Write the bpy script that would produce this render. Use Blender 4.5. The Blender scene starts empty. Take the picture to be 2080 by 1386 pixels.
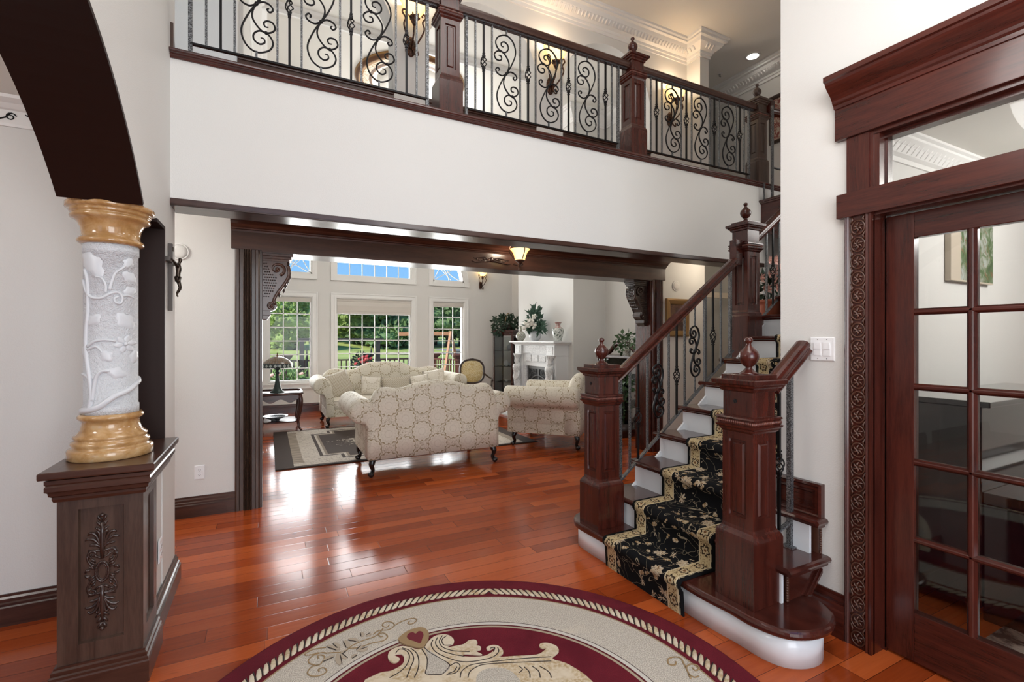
import bpy, bmesh, math, random
from mathutils import Vector, Matrix
PI = math.pi
R = math.radians
rnd = random.Random(7)
sc = bpy.context.scene
COL = sc.collection

# ------------------------------------------------------------------ mesh helpers
class MB:
    """collects geometry, then links it as ONE mesh object"""
    def __init__(s):
        s.v = []; s.f = []; s.sm = []
    def add(s, vs, fs, smooth=False):
        n = len(s.v)
        s.v += [tuple(p) for p in vs]
        for f in fs:
            s.f.append([i + n for i in f]); s.sm.append(smooth)
        return s
    def box(s, x0, x1, y0, y1, z0, z1, bev=0.0):
        if x0 > x1: x0, x1 = x1, x0
        if y0 > y1: y0, y1 = y1, y0
        if z0 > z1: z0, z1 = z1, z0
        if bev <= 0:
            v = [(x0,y0,z0),(x1,y0,z0),(x1,y1,z0),(x0,y1,z0),(x0,y0,z1),(x1,y0,z1),(x1,y1,z1),(x0,y1,z1)]
            return s.add(v, [(3,2,1,0),(4,5,6,7),(0,1,5,4),(1,2,6,5),(2,3,7,6),(3,0,4,7)])
        b = min(bev, (x1-x0)/2.01, (y1-y0)/2.01, (z1-z0)/2.01)
        bm = bmesh.new()
        m = Matrix.Translation(((x0+x1)/2,(y0+y1)/2,(z0+z1)/2)) @ Matrix.Diagonal((x1-x0,y1-y0,z1-z0,1))
        bmesh.ops.create_cube(bm, size=1, matrix=m)
        bmesh.ops.bevel(bm, geom=bm.edges[:], offset=b, segments=2, profile=.6, affect='EDGES')
        s.bm(bm); return s
    def bm(s, bm, smooth=False):
        bm.verts.ensure_lookup_table(); bm.verts.index_update()
        s.add([v.co[:] for v in bm.verts], [[v.index for v in f.verts] for f in bm.faces], smooth)
        bm.free(); return s
    def xform(s, M, start=0):
        for i in range(start, len(s.v)):
            s.v[i] = tuple(M @ Vector(s.v[i]))
        return s
    def mark(s): return len(s.v)
    def prism(s, poly, a0, a1, axis='y', smooth=False, cap=True):
        """poly: 2-D outline. axis x: (y,z) ; y: (x,z) ; z: (x,y); extruded a0..a1"""
        def mk(p, a):
            return {'x': (a,p[0],p[1]), 'y': (p[0],a,p[1]), 'z': (p[0],p[1],a)}[axis]
        n = len(poly)
        base = len(s.v)
        s.add([mk(p,a0) for p in poly]+[mk(p,a1) for p in poly],
              [(i,(i+1)%n,n+(i+1)%n,n+i) for i in range(n)], smooth)
        if cap:
            s.f.append([base+i for i in range(n)][::-1]); s.sm.append(False)
            s.f.append([base+n+i for i in range(n)]); s.sm.append(False)
        return s
    def loft(s, rings, closed=True, cap=True, smooth=True):
        n = len(rings[0]); b = len(s.v)
        vs = [p for r in rings for p in r]
        fs = []
        m = n if closed else n-1
        for k in range(len(rings)-1):
            for i in range(m):
                j = (i+1) % n
                fs.append((k*n+i, k*n+j, (k+1)*n+j, (k+1)*n+i))
        s.add(vs, fs, smooth)
        if cap and closed:
            s.f.append([b+i for i in range(n)][::-1]); s.sm.append(smooth)
            s.f.append([b+(len(rings)-1)*n+i for i in range(n)]); s.sm.append(smooth)
        return s
    def lathe(s, prof, c=(0,0,0), seg=24, smooth=True, sx=1, sy=1):
        """prof: (r,z) bottom to top"""
        ring = len(prof)>3 and prof[0][0]>.02 and abs(prof[0][0]-prof[-1][0])<1e-6 and abs(prof[0][1]-prof[-1][1])<.05
        if ring: prof = list(prof)+[prof[0]]
        rings = [[(c[0]+r*sx*math.cos(2*PI*i/seg), c[1]+r*sy*math.sin(2*PI*i/seg), c[2]+z) for i in range(seg)] for r,z in prof]
        return s.loft(rings, True, not ring, smooth)
    def tube(s, pts, r=.01, seg=8, closed=False, smooth=True, flat=None, cap=True):
        """r: number or list (radius per point). flat: (normal axis, ratio)"""
        P = [Vector(p) for p in pts]; n = len(P)
        rs = r if isinstance(r,(list,tuple)) else [r]*n
        T = []
        for i in range(n):
            a = P[(i-1)%n] if (closed or i>0) else P[i]
            b = P[(i+1)%n] if (closed or i<n-1) else P[i]
            d = b-a
            T.append(d.normalized() if d.length>1e-9 else Vector((0,0,1)))
        up = Vector((0,0,1)) if abs(T[0].z)<.9 else Vector((0,1,0))
        if flat: up = Vector(flat[0])
        N = None; rings = []
        for i in range(n):
            if N is None or flat:
                N = up - T[i]*up.dot(T[i])
                if N.length<1e-6: N = Vector((1,0,0)) - T[i]*T[i].x
            else:
                N = N - T[i]*N.dot(T[i])
                if N.length<1e-6: N = T[i].orthogonal()
            N.normalize(); B = T[i].cross(N)
            k = flat[1] if flat else 1
            rings.append([tuple(P[i]+(N*math.cos(2*PI*(j+.5)/seg)*k+B*math.sin(2*PI*(j+.5)/seg))*rs[i]) for j in range(seg)])
        if closed: rings.append(rings[0])
        return s.loft(rings, True, cap and not closed, smooth)
    def bar(s, a, b, w, h=None):
        """square bar between two points"""
        h = h or w
        a = Vector(a); b = Vector(b); d = (b-a).normalized()
        up = Vector((0,0,1)) if abs(d.z)<.95 else Vector((0,1,0))
        X = d.cross(up).normalized(); Z = X.cross(d).normalized()
        ring = lambda p: [tuple(p+X*sx*w/2+Z*sz*h/2) for sx,sz in ((-1,-1),(1,-1),(1,1),(-1,1))]
        return s.loft([ring(a),ring(b)], True, True, False)
    def sphere(s, c, r, seg=16, rings=10, sx=1, sy=1, sz=1):
        prof = [(r*math.sin(PI*k/rings)+1e-5, -r*sz*math.cos(PI*k/rings)) for k in range(rings+1)]
        return s.lathe(prof, c, seg, True, sx, sy)
    def panel(s, o, ux, n, w, z0, z1, m=.03, d=.012, raise_=True, uz=(0,0,1), mz=None):
        """a flat face with a recessed (and re-raised) field. o: lower-left corner on the face plane"""
        o=Vector(o); ux=Vector(ux); n=Vector(n); uz=Vector(uz); mz = m if mz is None else mz
        def P(a,b,dep): return tuple(o+ux*a+uz*b+n*dep)
        h=z1-z0
        rects=[(0,0,w,h,0),(m,mz,w-m,h-mz,0),(m+.004,mz+.004,w-m-.004,h-mz-.004,-d)]
        if raise_:
            q=m+.022
            qz=mz+.022
            if w-2*q>.01:
                rects += [(q-.008,qz-.008,w-q+.008,h-qz+.008,-d),(q,qz,w-q,h-qz,-d*.25)]
        rings=[[P(a,b,e),P(c,b,e),P(c,f,e),P(a,f,e)] for a,b,c,f,e in rects]
        return s.loft(rings, True, False, False).add(rings[-1],[(0,1,2,3)])
    def build(s, name, mat, parent=None, smooth=None, uv=False, bevel=0, world=True, local=False):
        """verts are world coords unless the parent was given local geometry (local=True)"""
        me = bpy.data.meshes.new(name)
        off = Vector((0,0,0))
        vs = s.v
        if parent is not None and not local:
            M = wm(parent).inverted()
            vs = [tuple(M @ Vector(p)) for p in s.v]
        me.from_pydata(vs, [], s.f)
        flags = s.sm if smooth is None else [smooth]*len(s.f)
        me.polygons.foreach_set('use_smooth', flags)
        bmm = bmesh.new(); bmm.from_mesh(me)
        bmesh.ops.recalc_face_normals(bmm, faces=bmm.faces[:]) if len(bmm.faces) < 60000 else None
        bmm.to_mesh(me); bmm.free()
        if uv:
            boxuv(me, s.v)
        me.update()
        if mat is not None: me.materials.append(mat)
        o = bpy.data.objects.new(name, me); COL.objects.link(o)
        if parent is not None: o.parent = parent
        if bevel:
            b = o.modifiers.new('b','BEVEL'); b.width = bevel; b.segments = 2; b.limit_method='ANGLE'; b.angle_limit=R(40)
        return o

def boxuv(me, src=None):
    uvl = me.uv_layers.new(name='UVMap')
    for p in me.polygons:
        n = p.normal
        a = max(range(3), key=lambda i: abs(n[i]))
        for li in p.loop_indices:
            c = me.vertices[me.loops[li].vertex_index].co
            uvl.data[li].uv = ((c.y,c.z) if a==0 else (c.x,c.z) if a==1 else (c.x,c.y))

def wm(o):
    M = Matrix.Translation(o.location) @ o.rotation_euler.to_matrix().to_4x4()
    if o.parent: M = wm(o.parent) @ M
    return M

def thing(name, label, cat, loc=(0,0,0), rotz=0, group=None):
    o = bpy.data.objects.new(name, None); COL.objects.link(o)
    o.location = loc; o.rotation_euler = (0,0,rotz); o.empty_display_size = .1
    o['label'] = label; o['category'] = cat
    if group: o['group'] = group
    return o
def tag(o, label, cat, group=None, kind=None):
    o['label'] = label; o['category'] = cat
    if group: o['group'] = group
    if kind: o['kind'] = kind
    return o
def struct(o, label=None, cat=None):
    o['kind'] = 'structure'
    if label: o['label'] = label
    if cat: o['category'] = cat
    return o
def sempty(name, loc=(0,0,0), label=None, cat=None):
    o = bpy.data.objects.new(name, None); COL.objects.link(o); o.location = loc; o.empty_display_size=.1
    return struct(o, label, cat)
def copy_tree(o, parent=None):
    c = o.copy(); COL.objects.link(c)
    if parent is not None: c.parent = parent
    for ch in list(o.children): copy_tree(ch, c)
    return c
def arc(cx, cy, r, a0, a1, n):
    return [(cx+r*math.cos(a0+(a1-a0)*i/n), cy+r*math.sin(a0+(a1-a0)*i/n)) for i in range(n+1)]
def spline(pts, n=8, closed=False):
    """Catmull-Rom through points of any dimension"""
    out=[]; N=len(pts); D=len(pts[0])
    segs = N if closed else N-1
    for i in range(segs):
        if closed: p=[pts[(i+k-1)%N] for k in range(4)]
        else: p=[pts[max(0,i-1)],pts[i],pts[i+1],pts[min(N-1,i+2)]]
        for j in range(n):
            t=j/n
            out.append(tuple(.5*((2*p[1][d])+(-p[0][d]+p[2][d])*t+(2*p[0][d]-5*p[1][d]+4*p[2][d]-p[3][d])*t*t+(-p[0][d]+3*p[1][d]-3*p[2][d]+p[3][d])*t**3) for d in range(D)))
    if not closed: out.append(tuple(pts[-1]))
    return out
def interp(pts, x):
    if x<=pts[0][0]: return pts[0][1]
    for a,b in zip(pts,pts[1:]):
        if x<=b[0]:
            t=(x-a[0])/(b[0]-a[0]); t=t*t*(3-2*t)
            return a[1]+(b[1]-a[1])*t
    return pts[-1][1]

# ------------------------------------------------------------------ shader helpers
class Nx:
    """a node socket that can be combined with + - * / and named functions"""
    def __init__(s, nt, sock): s.nt=nt; s.k=sock
    def _m(s, op, *a):
        n=s.nt.nodes.new('ShaderNodeMath'); n.operation=op
        for i,q in enumerate((s,)+a):
            if isinstance(q,Nx): s.nt.links.new(q.k,n.inputs[i])
            else: n.inputs[i].default_value=q
        return Nx(s.nt,n.outputs[0])
    def __add__(s,o): return s._m('ADD',o)
    def __radd__(s,o): return s._m('ADD',o)
    def __sub__(s,o): return s._m('SUBTRACT',o)
    def __rsub__(s,o): return (s*-1.0)+o
    def __mul__(s,o): return s._m('MULTIPLY',o)
    def __rmul__(s,o): return s._m('MULTIPLY',o)
    def __truediv__(s,o): return s._m('DIVIDE',o)
    def __neg__(s): return s*-1.0
    def sin(s): return s._m('SINE')
    def cos(s): return s._m('COSINE')
    def abs(s): return s._m('ABSOLUTE')
    def floor(s): return s._m('FLOOR')
    def fract(s): return s._m('FRACT')
    def sqrt(s): return s._m('SQRT')
    def lt(s,o): return s._m('LESS_THAN',o)
    def gt(s,o): return s._m('GREATER_THAN',o)
    def min(s,o): return s._m('MINIMUM',o)
    def max(s,o): return s._m('MAXIMUM',o)
    def mod(s,o): return s._m('FLOORED_MODULO',o)
    def pingpong(s,o): return s._m('PINGPONG',o)
    def atan2(s,o): return s._m('ARCTAN2',o)
    def pow(s,o): return s._m('POWER',o)
    def step(s,a,b):
        n=s.nt.nodes.new('ShaderNodeMapRange'); n.interpolation_type='SMOOTHSTEP'
        s.nt.links.new(s.k,n.inputs[0]); n.inputs[1].default_value=a; n.inputs[2].default_value=b
        return Nx(s.nt,n.outputs[0])

class Mat:
    def __init__(s, name, color=(.8,.8,.8), rough=.5, metal=0, spec=.5, coat=0, coat_rough=.05, sheen=0):
        s.m=bpy.data.materials.new(name); s.m.use_nodes=True; s.nt=s.m.node_tree
        s.b=s.nt.nodes['Principled BSDF']; s.out=s.nt.nodes['Material Output']
        s.set('Base Color',color); s.set('Roughness',rough); s.set('Metallic',metal); s.set('Specular IOR Level',spec)
        s.set('Coat Weight',coat); s.set('Coat Roughness',coat_rough); s.set('Sheen Weight',sheen)
        s.m.diffuse_color=(color[0],color[1],color[2],1) if not isinstance(color,Nx) else (.5,.5,.5,1)
    def set(s,n,v):
        i=s.b.inputs[n]
        if isinstance(v,Nx): s.nt.links.new(v.k,i)
        elif isinstance(v,(tuple,list)): i.default_value=(v[0],v[1],v[2],1)
        else: i.default_value=v
    def coord(s,kind='Object'):
        n=s.nt.nodes.new('ShaderNodeTexCoord'); return Nx(s.nt,n.outputs[kind])
    def pos(s):
        n=s.nt.nodes.new('ShaderNodeNewGeometry'); return Nx(s.nt,n.outputs['Position'])
    def xyz(s,c):
        n=s.nt.nodes.new('ShaderNodeSeparateXYZ'); s.nt.links.new(c.k,n.inputs[0])
        return [Nx(s.nt,n.outputs[i]) for i in range(3)]
    def vec(s,x,y,z=0.0):
        n=s.nt.nodes.new('ShaderNodeCombineXYZ')
        for i,q in enumerate((x,y,z)):
            if isinstance(q,Nx): s.nt.links.new(q.k,n.inputs[i])
            else: n.inputs[i].default_value=q
        return Nx(s.nt,n.outputs[0])
    def scale(s,c,v):
        n=s.nt.nodes.new('ShaderNodeMapping'); s.nt.links.new(c.k,n.inputs[0]); n.inputs['Scale'].default_value=v
        return Nx(s.nt,n.outputs[0])
    def noise(s,c,scale=5,detail=3,rough=.5,dist=0,color=False):
        n=s.nt.nodes.new('ShaderNodeTexNoise'); s.nt.links.new(c.k,n.inputs['Vector'])
        n.inputs['Scale'].default_value=scale; n.inputs['Detail'].default_value=detail; n.inputs['Roughness'].default_value=rough; n.inputs['Distortion'].default_value=dist
        return Nx(s.nt,n.outputs['Color' if color else 'Fac'])
    def voronoi(s,c,scale=5,feature='F1',out='Distance',rand=1):
        n=s.nt.nodes.new('ShaderNodeTexVoronoi'); n.feature=feature; s.nt.links.new(c.k,n.inputs['Vector'])
        n.inputs['Scale'].default_value=scale; n.inputs['Randomness'].default_value=rand
        return Nx(s.nt,n.outputs[out])
    def mix(s,f,a,b):
        n=s.nt.nodes.new('ShaderNodeMix'); n.data_type='RGBA'
        for i,q in ((0,f),(6,a),(7,b)):
            if isinstance(q,Nx): s.nt.links.new(q.k,n.inputs[i])
            elif isinstance(q,(tuple,list)): n.inputs[i].default_value=(q[0],q[1],q[2],1)
            else: n.inputs[i].default_value=q
        return Nx(s.nt,n.outputs[2])
    def ramp(s,f,stops):
        n=s.nt.nodes.new('ShaderNodeValToRGB'); s.nt.links.new(f.k,n.inputs[0])
        e=n.color_ramp.elements
        while len(e)<len(stops): e.new(.5)
        for q,(p,c) in zip(e,stops): q.position=p; q.color=(c[0],c[1],c[2],1)
        return Nx(s.nt,n.outputs[0])
    def bump(s,h,strength=.3,dist=.01):
        n=s.nt.nodes.new('ShaderNodeBump'); s.nt.links.new(h.k,n.inputs['Height'])
        n.inputs['Strength'].default_value=strength; n.inputs['Distance'].default_value=dist
        s.nt.links.new(n.outputs[0],s.b.inputs['Normal']); return s
# ------------------------------------------------------------------ materials
M = {}
def plain(name, color, rough=.5, **k):
    M[name] = Mat(name, color, rough, **k).m; return M[name]
def wood(name, c1, c2, rough=.25, grain=(9,9,.8), coat=.18, dark=None):
    m = Mat(name, c1, rough, coat=coat, coat_rough=.12)
    c = m.coord('Object')
    n = m.noise(m.scale(c, grain), 2.2, 6, .6, .6)
    n2 = m.noise(m.scale(c, tuple(g*6 for g in grain)), 3.0, 3, .6)
    f = (n*.75+n2*.35).step(.35,.75)
    m.set('Base Color', m.mix(f, c1, c2))
    m.bump(n2, .04, .004)
    M[name] = m.m
def walls(name, col, tex=.25, rough=.55):
    m = Mat(name, col, rough, spec=.3)
    p = m.pos()
    n = m.noise(p, 160, 3, .55)
    n2 = m.noise(p, 1.2, 2, .5)
    m.set('Base Color', m.mix(n2, tuple(v*.97 for v in col), tuple(min(1,v*1.03) for v in col)))
    m.bump(n, tex, .004)
    M[name] = m.m
walls('wall_paint', (.70,.69,.665))
walls('wall_paint_living', (.69,.675,.65))
walls('wall_paint_hall', (.66,.60,.51))
walls('ceiling_paint', (.78,.76,.71), .1)
plain('trim_white', (.80,.79,.77), .35)
plain('riser_white', (.76,.79,.82), .25, coat=.3)
plain('switch_white', (.85,.85,.86), .3)
plain('shade_fabric', (.60,.56,.51), .8)
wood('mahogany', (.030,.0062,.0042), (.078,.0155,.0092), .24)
wood('mahogany_h', (.030,.0062,.0042), (.078,.0155,.0092), .24, grain=(.8,9,9))
wood('mahogany_y', (.030,.0062,.0042), (.078,.0155,.0092), .24, grain=(9,.8,9))
wood('tread_wood', (.034,.0085,.0065), (.072,.0165,.011), .18, grain=(9,.8,9), coat=.5)
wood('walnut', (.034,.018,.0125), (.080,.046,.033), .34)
wood('walnut_h', (.034,.0125,.008), (.070,.028,.018), .28, grain=(.8,9,9))
wood('walnut_y', (.030,.013,.009), (.062,.030,.020), .30, grain=(9,.8,9))
plain('arch_wood', (.014,.0045,.0028), .5, spec=.25)
plain('door_shadow_wood', (.05,.011,.007), .3, coat=.3)  # even dark red-brown wood tone
wood('carved_wood', (.050,.018,.011), (.105,.042,.025), .28)
wood('bead_wood', (.075,.018,.011), (.16,.045,.028), .28)
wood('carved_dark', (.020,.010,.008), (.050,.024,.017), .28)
plain('dark_leg', (.012,.008,.007), .25, coat=.4)
plain('iron', (.022,.021,.022), .38, metal=.85)
plain('iron_bar', (.13,.13,.135), .42, metal=.75)
m = Mat('iron_bar_worn', (.13,.13,.135), .4, metal=.7)
n = m.noise(m.coord('Object'), 220, 3, .6)
m.set('Base Color', m.mix(n.step(.42,.62), (.045,.045,.048), (.30,.31,.32))); m.bump(n,.25,.002); M['iron_bar'] = m.m
m = Mat('iron_rust', (.05,.022,.012), .5, metal=.5)
n = m.noise(m.coord('Object'), 60, 3, .6)
m.set('Base Color', m.mix(n.step(.4,.65), (.030,.016,.011), (.16,.065,.035))); M['iron_rust'] = m.m
plain('mirror_silver', (.80,.80,.80), .06, metal=1)
plain('brass', (.45,.28,.10), .3, metal=1)
plain('bronze_figure', (.06,.045,.035), .3, metal=.9)
plain('cross_wood', (.07,.055,.048), .45)
plain('black_gloss', (.006,.006,.007), .08, coat=.6)
plain('dark_void', (.006,.006,.006), .8)
plain('screen_mesh', (.05,.05,.052), .6, metal=.4)
plain('screen_iron', (.16,.16,.16), .5, metal=.7)
# floor planks -------------------------------------------------------------
m = Mat('jatoba_floor', (.3,.06,.02), .10, spec=.22)
x,y,z = m.xyz(m.pos())
W = .1128
yy = (y-3.272)/W
row = yy.floor()
fy = yy.fract()
def hash1(a,k): return ((a*12.9898+k).sin()*43758.547).fract()
L = hash1(row,1.7)*.55+.75
xx = x/L + hash1(row,4.1)*7.0
cell = xx.floor(); fx = xx.fract()
hv = hash1(row*3.17+cell*7.31, 2.2)
hv2 = hash1(row*5.71+cell*2.13, 9.4)
g = m.noise(m.vec(x*1.3+hv*40.0, y*26.0+hv2*30.0), 2.0, 6, .62, .8)
blotch = m.noise(m.vec(x*2.2+hv*17.0, y*9.0+hv2*11.0), 1.6, 4, .6, 1.2)
tone = hv*.65+g*.55-.15
base = m.ramp(tone.step(.0,1.0), [(0,(.225,.036,.0075)),(.45,(.34,.062,.0135)),(1,(.46,.100,.0245))])
base = m.mix(blotch.step(.62,.80)*.7, base, (.09,.018,.006))
gap = (fy.min(1.0-fy)*W).min(fx.min(1.0-fx)*L)
seam = gap.step(.0004,.0016)
base = m.mix(seam, (.035,.008,.003), base)
m.set('Base Color', base)
m.set('Roughness', g*.08+.11)
tilt = (hv-.5)*(fx-.5)*.0012*0.6
wav = m.noise(m.vec(x*1.0,y*7.0), 2.0, 2, .5)
m.bump(gap.step(.0,.0035)*.5+wav*.16+g*.012, .16, .004)
M['floor'] = m.m
# damask -------------------------------------------------------------------
def damask(name, light, dark, px=.36, py=.30, r0=.092):
    m = Mat(name, light, .62, sheen=.2, spec=.3)
    u,v,_ = m.xyz(m.coord('UV'))
    def cellpat(du,dv):
        a = ((u/px+du).fract()-.5)*px; b = ((v/py+dv).fract()-.5)*py
        r = (a*a+b*b).sqrt(); th = a.atan2(b)
        pet = (th*6.0).sin().abs()
        e = r-(pet*.018+r0)
        gap = (e.step(-.0025,.0015))*(1.0-(e-(1.0-pet)*.013).step(.001,.006))
        inner = ((e+.026).abs()).step(.0008,.004)
        inner = inner.min(((r-r0*.42).abs()).step(.0008,.004)).max(r.gt(r0*1.05))
        ray = (((th*12.0).sin().abs()).step(.03,.30)).max(r.gt(r0*1.1)).max(r.lt(r0*.42))
        return gap, inner, ray, e
    g1,i1,y1,e1 = cellpat(0.0,0.0)
    g2,i2,y2,e2 = cellpat(.5,.5)
    outside = e1.gt(.004)*e2.gt(.004)
    leaf = m.noise(m.vec(u,v), 26, 2, .5, 1.4)
    lines = ((leaf-.5).abs()).step(.008,.035)
    nn = m.noise(m.vec(u,v), 46, 3, .6)
    f = (1.0-g1.max(g2))*(1.0-outside*(1.0-lines)*.85)
    f = f*((i1.min(i2))*.30+.70)*((y1.min(y2))*.16+.84)*(nn.step(.2,.6)*.14+.86)
    m.set('Base Color', m.mix(f, dark, light))
    w = m.noise(m.vec(u*1.0,v*1.0), 420, 2, .5)
    m.bump(f*.6+w*.25, .25, .002)
    M[name] = m.m
damask('damask', (.77,.715,.60), (.35,.275,.15))
damask('damask_pale', (.80,.745,.65), (.55,.48,.36))
m = Mat('lattice_fabric', (.5,.45,.37), .7, sheen=.2)
u,v,_ = m.xyz(m.coord('UV'))
a = ((u+v)/.034).pingpong(.5); b = ((u-v)/.034).pingpong(.5)
ln = a.min(b).step(.05,.12)
m.set('Base Color', m.mix(ln, (.74,.69,.60), (.42,.36,.26))); M['lattice_fabric']=m.m
m = Mat('gold_brocade', (.5,.34,.1), .55, sheen=.2)
u,v,_ = m.xyz(m.coord('UV'))
n = m.noise(m.vec(u,v), 38, 4, .65, 2.5)
m.set('Base Color', m.mix(n.step(.45,.52), (.42,.26,.055), (.68,.58,.36))); M['gold_brocade']=m.m
# marble -------------------------------------------------------------------
m = Mat('gold_marble', (.5,.3,.12), .14, coat=.4)
c = m.coord('Object'); n = m.noise(m.scale(c,(1,1,1.4)), 7, 6, .62, 1.4); n2 = m.noise(c, 34, 4, .6)
m.set('Base Color', m.ramp((n*.8+n2*.25).step(.25,.8), [(0,(.30,.145,.045)),(.4,(.44,.245,.095)),(.75,(.55,.35,.17)),(1,(.48,.38,.25))])); M['gold_marble']=m.m
m = Mat('white_marble', (.64,.66,.69), .5)
n = m.noise(m.coord('Object'), 240, 3, .6); n3 = m.noise(m.coord('Object'), 60, 2, .5)
m.bump(n*.5+n3*.9, .9, .008); M['white_marble']=m.m
plain('white_marble_smooth', (.66,.68,.71), .35)
m = Mat('mantel_white', (.74,.74,.74), .45)
M['mantel_white']=m.m
m = Mat('mantel_carved', (.74,.74,.74), .5)
c = m.coord('Object'); n = m.voronoi(c, 55,'SMOOTH_F1'); n2 = m.noise(c, 45, 3, .6, 1.5)
m.bump(n*.7+n2*.5, .8, .012); m.set('Base Color', m.mix((n+n2*.3).step(.1,.7), (.46,.46,.46),(.78,.78,.78))); M['mantel_carved']=m.m
# glass --------------------------------------------------------------------
def glass(name, tint=(1,1,1), refl=.5, ior=1.45):
    m = bpy.data.materials.new(name); m.use_nodes=True; nt=m.node_tree; nt.nodes.clear()
    o=nt.nodes.new('ShaderNodeOutputMaterial'); mx=nt.nodes.new('ShaderNodeMixShader'); t=nt.nodes.new('ShaderNodeBsdfTransparent'); g=nt.nodes.new('ShaderNodeBsdfGlossy'); fr=nt.nodes.new('ShaderNodeFresnel')
    fr.inputs[0].default_value=ior; t.inputs[0].default_value=(*tint,1); g.inputs['Roughness'].default_value=.01
    g.inputs[0].default_value=(refl,refl,refl,1)
    nt.links.new(fr.outputs[0],mx.inputs[0]); nt.links.new(t.outputs[0],mx.inputs[1]); nt.links.new(g.outputs[0],mx.inputs[2]); nt.links.new(mx.outputs[0],o.inputs[0])
    M[name]=m
glass('pane_glass', (.97,.98,.98), .25)
glass('door_glass', (.98,.99,.99), .7)
glass('cabinet_glass', (.92,.94,.94), .5)
def emis(name, col, s, mixc=None):
    m = Mat(name, col, .35); m.set('Emission Color', col); m.set('Emission Strength', s); M[name]=m.m
emis('can_bulb', (1,.93,.82), 14)
m = Mat('amber_glass', (.8,.5,.15), .25)
lw = m.nt.nodes.new('ShaderNodeLayerWeight'); lw.inputs[0].default_value=.35
f = Nx(m.nt, lw.outputs['Facing'])
n = m.noise(m.coord('Object'), 14, 3, .6, 1.0)
m.set('Emission Color', m.mix((f*.9+n*.25).step(.1,.95), (1.0,.76,.36), (.80,.40,.08))); m.set('Emission Strength', 1.9); M['amber_glass']=m.m
plain('leaf_green', (.045,.10,.035), .5)
plain('leaf_dark', (.018,.045,.022), .5)
plain('leaf_bluegreen', (.05,.11,.075), .5)
plain('leaf_light', (.10,.20,.05), .5)
plain('flower_white', (.78,.76,.70), .6)
plain('flower_pink', (.85,.50,.42), .6)
plain('flower_red', (.50,.05,.06), .6)
plain('terracotta', (.36,.10,.05), .5)
plain('basket', (.30,.20,.10), .7)
# ------------------------------------------------------------------ the house shell
def wallbox(name, boxes, mat, label=None):
    b = MB()
    for q in boxes: b.box(*q)
    return struct(b.build(name, M[mat]), label)
CZ = 5.40                                   # upper ceiling
b = MB(); b.box(-5,6.5,-3,10.65,-.12,0); struct(b.build('floor', M['floor']), 'red-brown plank floor with a mirror gloss')
# left wall with the arch: outline in the (y,z) plane
ACY, ACZ, AR = 1.423, .919, 1.642
def arch_y(z): return ACY+math.sqrt(AR*AR-(z-ACZ)**2)
ys = arch_y(2.05)
a1 = math.asin((2.05-ACZ)/AR)
curve = arc(ACY,ACZ,AR,a1,PI-a1,40)
far_end = 2*ACY-ys
poly = [(3.48,0),(3.48,CZ),(-3,CZ),(-3,0),(far_end-.5,0),(far_end-.5,2.05)]+curve[::-1]+[(3.106,2.05),(3.106,0)]
b = MB(); b.prism(poly,-.76,-.50,'x'); struct(b.build('wall_left', M['wall_paint']),'cream wall with the dark arch cut through it')
b = MB(); b.box(-.75,-.505,2.80,3.106,0,.86); struct(b.build('wall_left_half', M['wall_paint']))
# arch lining + pass-through lining
b = MB()
c2 = arc(ACY,ACZ,AR-.018,a1,PI-a1,40)
n=len(curve)
rings=[[(-.775,p[0],p[1]),(-.488,p[0],p[1]),(-.488,q[0],q[1]),(-.775,q[0],q[1])] for p,q in zip(curve,c2)]
b.loft(rings,True,True,False)
b.box(-.775,-.488,2.90,3.106,2.032,2.0495); b.box(-.775,-.488,3.088,3.106,.925,2.033)
struct(b.build('trim_1', M['arch_wood'], smooth=False),'dark chocolate lining of the arch soffit')
# room seen through the arch
wallbox('wall_left_room',[(-5,-.76,3.34,3.46,0,2.68)],'wall_paint')
wallbox('ceiling_left_room',[(-5,-.76,-3,3.34,2.67,2.75)],'ceiling_paint')
wallbox('wall_left_room_side',[(-5.1,-5,-3,3.46,0,2.7)],'wall_paint')
def baseprof(h=.16,t=.028):
    return [(0,0),(t,0),(t,h*.60),(t*.8,h*.64),(t*.8,h*.72),(t*.55,h*.76),(t*.55,h*.86),(t*.3,h*.92),(t*.3,h),(0,h)]
def sweep(b, prof, path, ups=False):
    """sweep an outline (out,z) along a horizontal polyline [(x,y)]; the outline sticks out to the right of travel"""
    n=len(path); rings=[]
    for i,p in enumerate(path):
        d0=Vector(path[i])-Vector(path[i-1]) if i>0 else None
        d1=Vector(path[i+1])-Vector(p) if i<n-1 else None
        d0=(d0 or d1).normalized(); d1=(d1 or d0).normalized()
        n0=Vector((d0.y,-d0.x)); n1=Vector((d1.y,-d1.x)); m=(n0+n1)
        m=m/ max(.3,m.dot(n0))
        rings.append([(p[0]+m.x*o, p[1]+m.y*o, z) for o,z in prof])
    b.loft(rings,True,True,False); return b
def swept(name, prof, path, mat, label=None):
    b=MB(); sweep(b,prof,path); return struct(b.build(name,M[mat],smooth=False),label)
swept('baseboard_left_room', baseprof(.155), [(-5,3.34),(-.76,3.34)],'walnut_h')
swept('baseboard_left', baseprof(.155), [(-.50,2.80),(-.50,3.48),(-.76,3.48)],'walnut_y')
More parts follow.
